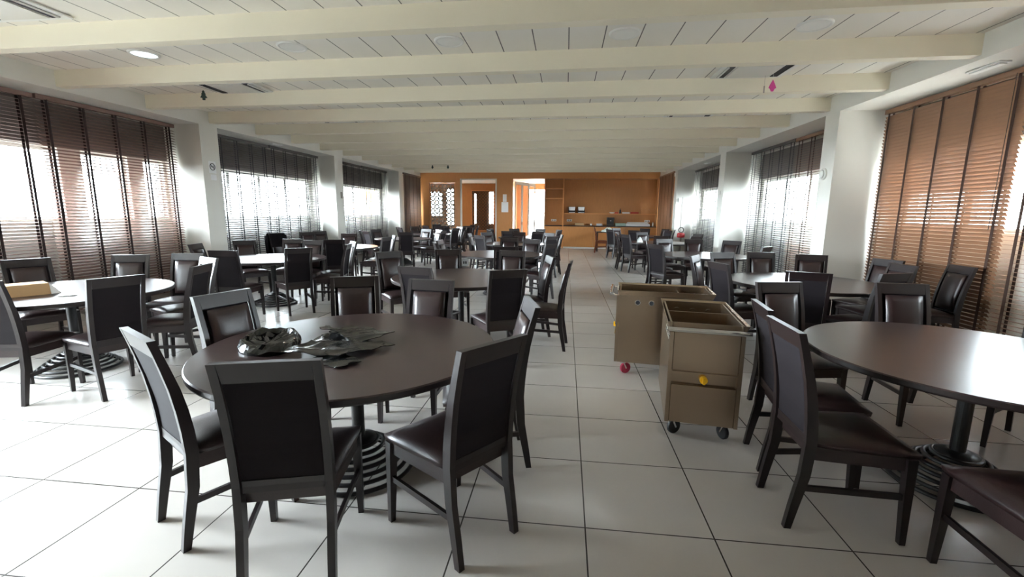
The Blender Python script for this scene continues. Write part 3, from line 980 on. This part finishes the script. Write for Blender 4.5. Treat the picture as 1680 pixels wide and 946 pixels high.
o = obj('plastic_bag', bm, M['bag'], None, (0, 0, BZ))
tag(o, 'left-hand black plastic bag with a round open mouth on the front table', 'plastic bag', 'black plastic bags on the front table')

def strip(name, label, cat, pts, w, th, mat, group=None):
    bm = NB()
    rows = []
    for i, p in enumerate(pts):
        p = Vector(p); d = (Vector(pts[min(i + 1, len(pts) - 1)]) - Vector(pts[max(i - 1, 0)])); d.z = 0; d.normalize()
        n = Vector((-d.y, d.x, 0)) * w / 2
        rows.append([bm.verts.new(p - n), bm.verts.new(p + n), bm.verts.new(p + n + Vector((0, 0, th))), bm.verts.new(p - n + Vector((0, 0, th)))])
    for a, b in zip(rows, rows[1:]):
        for k in range(4): bm.faces.new((a[k], a[(k + 1) % 4], b[(k + 1) % 4], b[k]))
    bm.faces.new(rows[0][::-1]); bm.faces.new(rows[-1])
    return tag(obj(name, bm, mat), label, cat, group)

# ------------------------------------------------------------------ things on the left foreground table
t = empty('cardboard_box', 'shallow tan cardboard box on the left foreground table', 'box', (-4.72, 3.30, TH + 0.001), R(62), None)
bm = NB()
hexa(bm, [(-0.20, -0.14, 0), (0.20, -0.14, 0), (0.20, 0.14, 0), (-0.20, 0.14, 0), (-0.20, -0.10, 0.095), (0.20, -0.10, 0.095), (0.20, 0.10, 0.095), (-0.20, 0.10, 0.095)])
obj('body', bm, M['card'], t)
bm = NB(); hexa(bm, [(0.201, -0.14, 0.0), (0.27, -0.12, 0.0), (0.27, 0.12, 0.0), (0.201, 0.14, 0.0), (0.201, -0.10, 0.09), (0.205, -0.10, 0.09), (0.205, 0.10, 0.09), (0.201, 0.10, 0.09)])
o = obj('end_flap', bm, M['paper'], t); o['label'] = 'white folded end flap'
def flat(name, label, cat, loc, rz, sx, sy, h, mat, group=None):
    bm = NB(); box(bm, -sx / 2, sx / 2, -sy / 2, sy / 2, 0, h, 0, min(0.003, h * 0.3))
    o = obj(name, bm, mat, None, loc); o.rotation_euler = (0, 0, rz)
    return tag(o, label, cat, group)
flat('paper_sheet', 'white sheet lying behind the cardboard box on the left foreground table', 'paper', (-5.0, 3.72, TH + 0.001), 0.5, 0.30, 0.21, 0.002, M['paper'])
flat('paper_napkin', 'small folded white napkin by the rear-view chair on the left foreground table', 'napkin', (-4.28, 3.36, TH + 0.001), 0.9, 0.12, 0.08, 0.006, M['paper'])
strip('wooden_stick', 'thin grey stick lying near the right rim of the left foreground table', 'stick', [(-4.28, 3.72, TH + 0.001), (-4.05, 3.66, TH + 0.001), (-3.93, 3.66, TH + 0.001)], 0.014, 0.006, M['lattice'])

# jacket draped over the chair at the left windows
t = empty('draped_jacket', 'dark grey jacket draped over the chair back by the left windows', 'jacket', (-6.16, 9.365, 0), R(-15 - 90), None)
bm = NB()
prof = [(-0.335, 0.52), (-0.338, 0.62), (-0.338, 0.72), (-0.345, 0.82), (-0.352, 0.92), (-0.345, 0.985), (-0.31, 1.005), (-0.272, 0.99), (-0.245, 0.93), (-0.205, 0.82), (-0.180, 0.70)]
rows = []
for (y, z) in prof:
    row = []
    for i in range(17):
        u = i / 8 - 1
        wv = 0.010 * math.sin(i * 1.9 + z * 9) + 0.006 * math.sin(i * 3.7)
        row.append(bm.verts.new((u * (0.215 + 0.02 * (1 - z)), y + (wv if y < -0.31 else -wv * 0.0 + abs(wv)), z)))
    rows.append(row)
for a, b in zip(rows, rows[1:]):
    for i in range(16): bm.faces.new((a[i], a[i + 1], b[i + 1], b[i]))
bmesh.ops.solidify(bm, geom=bm.faces[:], thickness=-0.006)
obj('body', bm, M['weave'], t, smooth=True)
for s in (-1, 1):
    bm = NB()
    pts = [(s * 0.245, -0.30, 0.95), (s * 0.265, -0.28, 0.80), (s * 0.270, -0.26, 0.62), (s * 0.262, -0.24, 0.50)]
    tube(bm, pts, 0.034, 10); obj('sleeve', bm, M['weave'], t, smooth=True)

# ------------------------------------------------------------------ ceiling fittings
def downlight(label, x, y, lit):
    zc = ceil_z(y)
    t = empty('ceiling_downlight', label, 'ceiling light', (x, y, zc - 0.012), 0, 'round ceiling downlights')
    bm = NB(); lathe(bm, [(0.150, 0.011), (0.150, 0.004), (0.143, -0.004), (0.122, -0.004), (0.118, 0.004)], 40, cap0=False, cap1=False)
    obj('trim_ring', bm, M['white'], t, smooth=True)
    bm = NB(); lathe(bm, [(0.0, 0.0), (0.119, 0.001), (0.119, 0.009)], 40, cap1=True); obj('diffuser', bm, M['lit'] if lit else M['unlit'], t)
downlight('lit round downlight above the left windows, glowing bluish white', -4.70, 4.83, True)
downlight('unlit round downlight second from left in the front ceiling bay', -2.91, 4.77, False)
downlight('unlit round downlight in the middle of the front ceiling bay', -1.22, 4.77, False)
downlight('unlit round downlight fourth from left in the front ceiling bay', 0.51, 4.72, False)
downlight('unlit round downlight at the right end of the front ceiling bay', 2.18, 4.68, False)

def cassette(label, x, y, sx=0.82, sy=0.56):
    zc = ceil_z(y)
    t = empty('air_cassette', label, 'air vent', (x, y, zc - 0.032), 0, 'ceiling air-conditioning cassettes')
    bm = NB(); hx, hy = sx / 2, sy / 2
    box(bm, -hx, hx, -hy, hy, 0.012, 0.028, 0, 0.004)
    obj('frame', bm, M['white'], t)
    bm = NB(); box(bm, -hx + 0.17, hx - 0.17, -hy + 0.06, hy - 0.06, 0.002, 0.0119, 0, 0.003); obj('grille_panel', bm, M['offwhite'], t)
    for s in (-1, 1):
        bm = NB(); box(bm, s * (hx - 0.105) - 0.042, s * (hx - 0.105) + 0.042, -hy + 0.06, hy - 0.06, 0.006, 0.0119); sl = obj('air_slot', bm, M['void'], t)
        bm = NB(); hexa(bm, [(s * (hx - 0.075), -hy + 0.07, -0.004), (s * (hx - 0.075) + 0.006, -hy + 0.07, -0.004), (s * (hx - 0.075) + 0.006, hy - 0.07, -0.004), (s * (hx - 0.075), hy - 0.07, -0.004),
                              (s * (hx - 0.062), -hy + 0.07, 0.0059), (s * (hx - 0.062) + 0.006, -hy + 0.07, 0.0059), (s * (hx - 0.062) + 0.006, hy - 0.07, 0.0059), (s * (hx - 0.062), hy - 0.07, 0.0059)])
        obj('flap', bm, M['white'], sl)
cassette('white air cassette at the top left corner of the ceiling', -4.84, 3.60)
cassette('white air cassette behind the green hanging freshener on the left', -4.70, 6.22, 0.84, 0.56)
cassette('white air cassette above the pink hanging freshener on the right', 2.18, 6.02, 0.84, 0.56)
cassette('white air cassette over the second left window, partly hidden by a beam', -4.4, 8.55, 0.84, 0.56)
cassette('white air cassette over the third table of the right row', 2.1, 8.45, 0.84, 0.56)

def emergency(label, x, y):
    z = bulk_z(y)
    t = empty('emergency_light', label, 'emergency light', (x, y, z - 0.001), 0, 'emergency lights under the window bulkheads')
    bm = NB(); box(bm, -0.055, 0.055, -0.19, 0.19, -0.016, 0.0, 0, 0.005); obj('housing', bm, M['white'], t)
    bm = NB(); box(bm, -0.035, 0.035, -0.17, 0.17, -0.030, -0.0165, 0, 0.006); obj('diffuser', bm, M['unlit'], t)
emergency('white emergency light under the right bulkhead above the honey blind', 4.1, 5.26)
emergency('white emergency light under the left bulkhead above the grey blinds', -6.62, 9.95)
emergency('small white emergency light under the far right bulkhead', 4.12, 14.3)

def freshener(label, x, y, z, mat, kind):
    t = empty('hanging_freshener', label, 'air freshener', (x, y, z), R(12), 'hanging air fresheners')
    prof = [(0.0, 0.075), (0.02, 0.05), (0.012, 0.048), (0.032, 0.02), (0.02, 0.018), (0.046, -0.022), (0.018, -0.03), (0.018, -0.055)] if kind == 'tree' else [(0.0, 0.075), (0.03, 0.02), (0.048, -0.02), (0.028, -0.03), (0.014, -0.06)]
    outl = [(a, b) for a, b in prof] + [(-a, b) for a, b in prof[::-1] if a > 0]
    bm = NB()
    f0 = [bm.verts.new((a, -0.004, b)) for a, b in outl]; f1 = [bm.verts.new((a, 0.004, b)) for a, b in outl]
    bm.faces.new(f0); bm.faces.new(f1[::-1])
    for k in range(len(outl)): bm.faces.new((f0[k], f0[(k + 1) % len(outl)], f1[(k + 1) % len(outl)], f1[k]))
    obj('card', bm, mat, t)
    bm = NB(); tube(bm, [(0, 0, 0.074), (0, 0, ceil_z(y) - z - 0.001)], 0.0015, 6); obj('thread', bm, M['paper'], t)
freshener('dark green tree-shaped freshener hanging near the left windows', -5.02, 6.02, 3.05, M['green'], 'tree')
freshener('pink freshener hanging from the ceiling on the right', 2.44, 6.10, 3.04, M['pink'], 'drop')
freshener('dark freshener hanging at the far left, left of a pair', -4.72, 15.9, 3.06, M['green'], 'tree')
freshener('dark freshener hanging at the far left, right of a pair', -4.16, 15.9, 3.06, M['green'], 'tree')
bm = NB(); tube(bm, [(0, 0, -0.06), (0, 0, 0.02)], 0.008, 8); tube(bm, [(0, 0, 0.02), (0, 0, ceil_z(6.16) - 3.04 - 0.001)], 0.0015, 6)
tag(obj('hanging_stick', bm, M['lattice'], None, (2.37, 6.16, 3.04)), 'thin grey rod hanging beside the pink freshener', 'ornament')

# ------------------------------------------------------------------ pillar fittings
t = empty('no_smoking_sign', 'white no smoking sign on the first left pillar', 'sign', (XL + 0.001, 7.735, 2.262), 0, None)
bm = NB(); box(bm, 0, 0.004, -0.085, 0.085, -0.105, 0.105, 0, 0.001); obj('plate', bm, M['paper'], t)
mt = Matrix.Translation((0.006, 0, 0.008)) @ Matrix.Rotation(R(90), 4, 'Y')
bm = NB(); torus(bm, 0.058, 0.006, 0, 36, 6, mat=mt)
hexa(bm, [(0.0045, -0.045, 0.045), (0.0045, -0.037, 0.053), (0.0065, -0.037, 0.053), (0.0065, -0.045, 0.045), (0.0045, 0.037, -0.037), (0.0045, 0.045, -0.029), (0.0065, 0.045, -0.029), (0.0065, 0.037, -0.037)])
obj('prohibition_ring', bm, M['black'], t)
bm = NB(); box(bm, 0.0042, 0.006, -0.036, 0.036, 0.002, 0.013); tube(bm, [(0.005, 0.034, 0.016), (0.005, 0.028, 0.028), (0.005, 0.036, 0.036)], 0.002, 6); obj('cigarette', bm, M['black'], t)
bm = NB(); box(bm, 0, 0.003, -0.065, 0.065, -0.05, 0.05)
tag(obj('notice_sheet', bm, M['paper'], None, (XL + 0.001, 7.75, 2.085)), 'small white notice just below the no smoking sign', 'notice')
t = empty('wall_light', 'round white wall fitting on the first right pillar', 'wall light', (XR - 0.001, 7.47, 2.12), 0, None)
mt = Matrix.Rotation(R(-90), 4, 'Y')
bm = NB(); lathe(bm, [(0.085, 0.0), (0.085, 0.02), (0.07, 0.03)], 32)
bmesh.ops.transform(bm, matrix=mt, verts=bm.verts); obj('housing', bm, M['offwhite'], t)
bm = NB(); lathe(bm, [(0.062, 0.0301), (0.055, 0.05), (0.03, 0.062), (0.0, 0.066)], 32)
bmesh.ops.transform(bm, matrix=mt, verts=bm.verts); obj('dome', bm, M['unlit'], t, smooth=True)
bm = NB(); lathe(bm, [(0.055, 0.0), (0.055, 0.015), (0.04, 0.022)], 28); bmesh.ops.transform(bm, matrix=mt, verts=bm.verts)
tag(obj('pillar_button', bm, M['offwhite'], None, (XR - 0.001, 12.1, 2.05)), 'small round white fitting on the second right pillar', 'wall fitting')
bm = NB(); box(bm, 0, 0.025, -0.04, 0.04, -0.09, 0.09, 0, 0.004)
tag(obj('wall_box', bm, M['lattice'], None, (XL + 0.001, 12.5, 1.95)), 'narrow grey box on the second left pillar', 'wall fitting')
# cable and light switch box on the last right pillar (its face towards the camera)
t = empty('pillar_switch', 'small white switch box with a cable on the third right pillar', 'wall light', (3.99, 16.729, 2.0), 0, None)
bm = NB(); box(bm, -0.06, 0.06, -0.06, 0, -0.07, 0.07, 0, 0.01); obj('housing', bm, M['white'], t)
bm = NB(); box(bm, 0.075, 0.087, -0.012, 0, -1.1, 0.10); obj('cable', bm, M['lattice'], t)
t = empty('hose_canister', 'small red canister on a grey stand with a looped hose, beside the third right pillar', 'canister', (4.03, 16.45, 0), 0, None)
bm = NB(); box(bm, -0.10, 0.10, -0.10, 0.10, 0.0, 0.04, 0, 0.006); box(bm, -0.025, 0.025, -0.025, 0.025, 0.04, 0.70); obj('stand', bm, M['lattice'], t)
bm = NB(); lathe(bm, [(0.10, 0.701), (0.13, 0.72), (0.13, 0.83), (0.10, 0.86), (0.03, 0.87)], 28); obj('body', bm, M['red'], t, smooth=True)
bm = NB(); torus(bm, 0.085, 0.012, 0, 28, 8, mat=Matrix.Translation((0, 0, 0.965)) @ Matrix.Rotation(R(90), 4, 'X')); obj('hose', bm, M['rubber'], t, smooth=True)

# ------------------------------------------------------------------ lattice screens and notices on the far wall
def lattice(label, x0, x1, z0, z1, y, rings, mat, thin=0.028):
    t = empty('lattice_screen', label, 'screen', ((x0 + x1) / 2, y, z0), 0, 'ring lattice screens')
    hw, H = (x1 - x0) / 2, z1 - z0
    bm = NB()
    box(bm, -hw, -hw + 0.04, -0.03, 0.03, 0, H); box(bm, hw - 0.04, hw, -0.03, 0.03, 0, H)
    box(bm, -hw + 0.04, hw - 0.04, -0.03, 0.03, 0, 0.04); box(bm, -hw + 0.04, hw - 0.04, -0.03, 0.03, H - 0.04, H)
    obj('frame', bm, M['orange_h'], t)
    p = (2 * hw - 0.08) / rings
    bm = NB()
    nz = int((H - 0.08) / p)
    ph = (H - 0.08) / nz
    for i in range(rings):
        for j in range(nz):
            cx = -hw + 0.04 + p * (i + 0.5); cz = 0.04 + ph * (j + 0.5)
            torus(bm, p * 0.46, thin, 0, 20, 4, mat=Matrix.Translation((cx, 0, cz)) @ Matrix.Rotation(R(90), 4, 'X'))
            s = p * (0.14 if thin > 0.015 else 0.12)
            for a, b in ((-1, -1), (-1, 1), (1, -1), (1, 1)):
                pass
            hexa(bm, [(cx - s, -0.012, cz), (cx, -0.012, cz - s), (cx + s, -0.012, cz), (cx, -0.012, cz + s), (cx - s, 0.012, cz), (cx, 0.012, cz - s), (cx + s, 0.012, cz), (cx, 0.012, cz + s)])
            for dx, dz in ((1, 1), (1, -1), (-1, 1), (-1, -1)):
                tube(bm, [(cx + dx * s * 0.45, 0, cz + dz * s * 0.45), (cx + dx * p * 0.34, 0, cz + dz * p * 0.34)], 0.009, 4)
    obj('ring_lattice', bm, mat, t)
lattice('grey ring-pattern lattice screen set in the far wooden wall', -6.02, -4.86, 0.16, 2.76, Y1 + 0.06, 6, M['lattice'])
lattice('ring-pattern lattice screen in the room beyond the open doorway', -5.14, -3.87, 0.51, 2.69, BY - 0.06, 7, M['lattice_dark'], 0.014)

flat2 = NB(); box(flat2, -0.085, 0.085, -0.004, 0, -0.16, 0.16)
tag(obj('notice_sheet', flat2, M['paper'], None, (-2.66, Y1 - 0.001, 2.13)), 'upper white notice on the wooden wall between the doorways', 'notice')
flat2 = NB(); box(flat2, -0.15, 0.15, -0.004, 0, -0.22, 0.22)
tag(obj('notice_sheet', flat2, M['paper'], None, (-2.65, Y1 - 0.001, 1.74)), 'lower, larger white notice on the wooden wall between the doorways', 'notice')

# glazed folding door inside the second opening
t = bpy.data.objects.new('door_1', None); t.location = (-2.22, Y1 + 0.16, 0); t.rotation_euler = (0, 0, R(66)); COL.objects.link(t); t['kind'] = 'structure'
for k in range(3):
    bm = NB(); a = k * 0.62
    box(bm, a, a + 0.05, -0.02, 0.02, 0.02, 2.85); box(bm, a + 0.56, a + 0.61, -0.02, 0.02, 0.02, 2.85)
    box(bm, a + 0.05, a + 0.56, -0.02, 0.02, 0.02, 0.10); box(bm, a + 0.05, a + 0.56, -0.02, 0.02, 2.72, 2.85)
    lf = obj('door_leaf', bm, M['white'], t)
    bm = NB(); box(bm, a + 0.05, a + 0.56, -0.004, 0.004, 0.10, 2.72); obj('pane', bm, M['glass'], lf)
    bm = NB(); box(bm, a + 0.565, a + 0.585, -0.05, -0.0205, 0.95, 1.1); obj('handle', bm, M['chrome'], lf)

# ------------------------------------------------------------------ sideboard along the far wall
CY0, CY1 = Y1 - 0.02, Y1 + 0.44
def base_unit(label, x0, x1, n):
    t = empty('base_cabinet', label, 'cabinet', ((x0 + x1) / 2, CY0, 0), 0, 'orange wooden base cabinets')
    hw = (x1 - x0) / 2 - 0.002
    bm = NB(); box(bm, -hw, hw, 0.022, CY1 - CY0, 0.07, 0.945); obj('body', bm, M['orange'], t)
    bm = NB(); box(bm, -hw, hw, 0.06, CY1 - CY0, 0.0, 0.069); obj('plinth', bm, M['offwhite'], t)
    w = 2 * hw / n
    for i in range(n):
        a = -hw + w * i + 0.003; b = a + w - 0.006
        bm = NB(); box(bm, a, b, 0.0, 0.021, 0.755, 0.942, 0, 0.002); obj('drawer', bm, M['orange'], t)
        bm = NB(); box(bm, a, b, 0.0, 0.021, 0.075, 0.748, 0, 0.002); obj('door', bm, M['orange'], t)
base_unit('orange base cabinet left of the upright, below the niche shelves', -0.90, -0.147, 1)
base_unit('orange base cabinet right of the upright, behind the lone brown chair', -0.093, 1.20, 1)
base_unit('middle orange base cabinet below the coffee machine', 1.20, 2.50, 1)
base_unit('right-hand orange base cabinet by the corner blind', 2.50, 3.818, 1)
for x0, x1, lb in ((-0.90, -0.146, 'short dark worktop in the niche left of the upright'), (-0.094, 3.818, 'long dark worktop of the sideboard')):
    bm = NB(); box(bm, x0, x1, CY0 - 0.02, CY1, 0.946, 0.985, 0, 0.003); tag(obj('worktop', bm, M['counter']), lb, 'worktop')
for z, lb in ((2.12, 'lower orange shelf of the left niche'), (2.53, 'upper orange shelf of the left niche')):
    bm = NB(); box(bm, -0.899, -0.146, CY0 + 0.02, CY1 + 0.009, z, z + 0.035, 0, 0.002); tag(obj('niche_shelf', bm, M['orange_h']), lb, 'shelf')
bm = NB(); box(bm, -0.094, 3.819, CY0 + 0.12, CY1 + 0.009, 1.47, 1.515, 0, 0.002); tag(obj('wall_shelf', bm, M['orange_h']), 'long orange shelf above the sideboard', 'shelf')
SZ, SY = 1.516, Y1 + 0.28
for x, lb in ((0.26, 'left of the two black and white boxes on the long shelf'), (0.66, 'right of the two black and white boxes on the long shelf')):
    t = empty('display_box', lb, 'box', (x, SY, SZ), 0, 'black and white boxes on the long shelf')
    bm = NB(); box(bm, -0.15, 0.15, -0.09, 0.09, 0, 0.27, 0, 0.006); obj('body', bm, M['black'], t)
    bm = NB(); hexa(bm, [(-0.12, -0.094, 0.11), (0.12, -0.094, 0.11), (0.12, -0.0905, 0.11), (-0.12, -0.0905, 0.11), (-0.14, -0.094, 0.26), (0.14, -0.094, 0.26), (0.14, -0.0905, 0.26), (-0.14, -0.0905, 0.26)])
    obj('front_panel', bm, M['paper'], t)
    bm = NB(); box(bm, -0.13, 0.13, -0.094, -0.0905, 0.01, 0.035); obj('front_strip', bm, M['paper'], t)
bm = NB(); lathe(bm, [(0.05, 0), (0.10, 0.02), (0.115, 0.05), (0.105, 0.05), (0.05, 0.015)], 24); tag(obj('shallow_bowl', bm, M['paper'], None, (1.98, SY, SZ)), 'small white bowl on the long shelf', 'bowl')
bm = NB(); box(bm, -0.08, 0.08, -0.05, 0.05, 0, 0.05, 0, 0.01); tag(obj('red_tin', bm, M['red'], None, (2.16, SY, SZ)), 'low red tin next to the white bowl on the long shelf', 'tin')
bm = NB(); lathe(bm, [(0.04, 0), (0.04, 0.13), (0.015, 0.17), (0.015, 0.21)], 20); tag(obj('dark_bottle', bm, M['black'], None, (2.32, SY, SZ)), 'short black bottle on the long shelf', 'bottle')
flat('white_tray', 'small white tray on the long shelf right of the black bottle', 'tray', (2.56, SY, SZ), 0, 0.30, 0.14, 0.06, M['paper'])
flat('red_packet', 'flat dark red packet on the long shelf beside the glasses', 'packet', (2.92, SY, SZ), 0, 0.34, 0.14, 0.06, M['red'])
for k, x in enumerate((3.22, 3.38, 3.53, 3.70)):
    bm = NB(); lathe(bm, [(0.035, 0), (0.034, 0.004), (0.005, 0.010), (0.005, 0.10), (0.035, 0.13), (0.042, 0.17), (0.034, 0.215)], 20, cap1=False)
    tag(obj('wine_glass', bm, M['glass'], None, (x, SY, SZ), smooth=True), 'clear stemmed glass, %s from left on the long shelf' % ('first', 'second', 'third', 'last')[k], 'glass', 'stemmed glasses on the long shelf')
KZ, KY = 0.986, Y1 + 0.2
flat('tan_box', 'low tan box on the sideboard worktop', 'box', (0.60, KY, KZ), 0.05, 0.36, 0.2, 0.10, M['card'])
bm = NB(); lathe(bm, [(0.03, 0), (0.045, 0.08), (0.04, 0.08), (0.026, 0.006)], 20); tag(obj('white_cup', bm, M['paper'], None, (1.10, KY, KZ), smooth=True), 'white cup on the worktop right of the tan box', 'cup')
bm = NB()
for k in range(4): lathe(bm, [(0.09, 0.022 * k), (0.15 - 0.006 * k, 0.022 * k + 0.014), (0.15 - 0.006 * k, 0.022 * k + 0.021)], 28)
tag(obj('plate_stack', bm, M['paper'], None, (1.45, KY, KZ)), 'low stack of white plates beside the coffee machine', 'plates')
t = empty('coffee_machine', 'black coffee machine on the sideboard worktop', 'machine', (1.92, KY, KZ), 0, None)
bm = NB(); box(bm, -0.15, 0.15, -0.12, 0.16, 0, 0.05, 0, 0.008); box(bm, -0.15, 0.15, 0.02, 0.16, 0.05, 0.36, 0, 0.008); box(bm, -0.15, 0.15, -0.12, 0.02, 0.24, 0.36, 0, 0.008); obj('body', bm, M['black'], t)
bm = NB(); box(bm, -0.03, 0.03, -0.08, -0.03, 0.20, 0.2395); obj('spout', bm, M['chrome'], t)
flat('glass_tray', 'pale green covered tray right of the coffee machine', 'tray', (2.34, KY, KZ), 0, 0.42, 0.26, 0.12, M['tray'])
t = empty('white_warmer', 'long white food tray at the right end of the worktop', 'tray', (3.06, KY, KZ), 0, None)
bm = NB(); box(bm, -0.5, 0.5, -0.15, 0.15, 0, 0.09, 0, 0.008); obj('body', bm, M['paper'], t)
bm = NB(); hexa(bm, [(-0.48, -0.14, 0.0905), (0.48, -0.14, 0.0905), (0.48, 0.14, 0.0905), (-0.48, 0.14, 0.0905), (-0.40, -0.04, 0.17), (0.40, -0.04, 0.17), (0.40, 0.10, 0.17), (-0.40, 0.10, 0.17)]); obj('lid', bm, M['white'], t)
bm = NB(); lathe(bm, [(0.03, 0), (0.03, 0.13), (0.012, 0.16), (0.012, 0.19)], 16); tag(obj('white_bottle', bm, M['paper'], None, (3.70, KY, KZ)), 'small white bottle at the right end of the worktop', 'bottle')
for x, lb in ((-0.52, 'white socket plate in the niche left of the upright'), (0.16, 'white socket plate at the left end of the sideboard'), (3.50, 'white socket plate at the right end of the sideboard')):
    bm = NB(); box(bm, -0.11, 0.11, -0.012, 0, -0.045, 0.045, 0, 0.004); box(bm, -0.085, -0.015, -0.0145, -0.0125, -0.028, 0.028, 1); box(bm, 0.015, 0.085, -0.0145, -0.0125, -0.028, 0.028, 1)
    tag(obj('wall_socket', bm, [M['white'], M['lattice']], None, (x, Y1 + 0.449, 1.20)), lb, 'socket', 'socket plates behind the sideboard')

# small side table with a heap of white cloth
t = empty('side_table', 'small dark side table with a heap of white cloth by the sideboard', 'table', (1.66, 18.62, 0), 0, None)
bm = NB(); box(bm, -0.42, 0.42, -0.35, 0.35, 0.75, 0.785, 0, 0.004); obj('tabletop', bm, M['wenge'], t)
for sx in (-1, 1):
    for sy in (-1, 1):
        bm = NB(); box(bm, sx * 0.38 - 0.022, sx * 0.38 + 0.022, sy * 0.31 - 0.022, sy * 0.31 + 0.022, 0, 0.749); obj('leg', bm, M['wenge'], t)
def cloth_heap(name, label, loc, rx, ry, h, seed):
    bm = NB(); n = 24; rows = []
    for j in range(1, 9):
        rr = j / 8; row = []
        for k in range(n):
            a = 2 * math.pi * k / n
            e = rr * (1 + 0.12 * math.sin(3 * a + seed) + 0.06 * math.sin(7 * a))
            row.append(bm.verts.new((e * rx * math.cos(a), e * ry * math.sin(a), h * (1 - rr ** 1.6) * (0.8 + 0.3 * math.sin(5 * a + 4 * rr + seed)) + 0.004 + (0 if j == 8 else 0.012 * (1 + math.sin(9 * a + seed * rr))))))
        rows.append(row)
    c0 = bm.verts.new((0, 0, h))
    for k in range(n): bm.faces.new((c0, rows[0][k], rows[0][(k + 1) % n]))
    for a, b in zip(rows, rows[1:]):
        for k in range(n): bm.faces.new((a[k], b[k], b[(k + 1) % n], a[(k + 1) % n]))
    low = [bm.verts.new((v.co.x, v.co.y, 0)) for v in rows[-1]]
    for k in range(n): bm.faces.new((rows[-1][k], low[k], low[(k + 1) % n], rows[-1][(k + 1) % n]))
    bm.faces.new(low[::-1])
    return tag(obj(name, bm, M['cloth'], None, loc, smooth=True), label, 'cloth')
cloth_heap('folded_cloth', 'heap of white cloth on the small side table', (1.72, 18.60, 0.786), 0.30, 0.24, 0.15, 1.3)
cloth_heap('crumpled_napkin', 'crumpled white napkin on the fourth table of the right row', (2.00, 12.50, TH + 0.001), 0.08, 0.07, 0.13, 2.1)
t = empty('white_carton', 'white carton with black marks on a seat behind the second middle-row table', 'box', (-1.98, 8.42, 0.493), R(20), None)
bm = NB(); box(bm, -0.14, 0.14, -0.10, 0.10, 0, 0.13, 0, 0.003); obj('body', bm, M['paper'], t)
bm = NB()
for k in (0.05, 0.09): box(bm, k - 0.012, k + 0.012, -0.102, -0.1005, 0.04, 0.09)
obj('printed_mark', bm, M['black'], t)
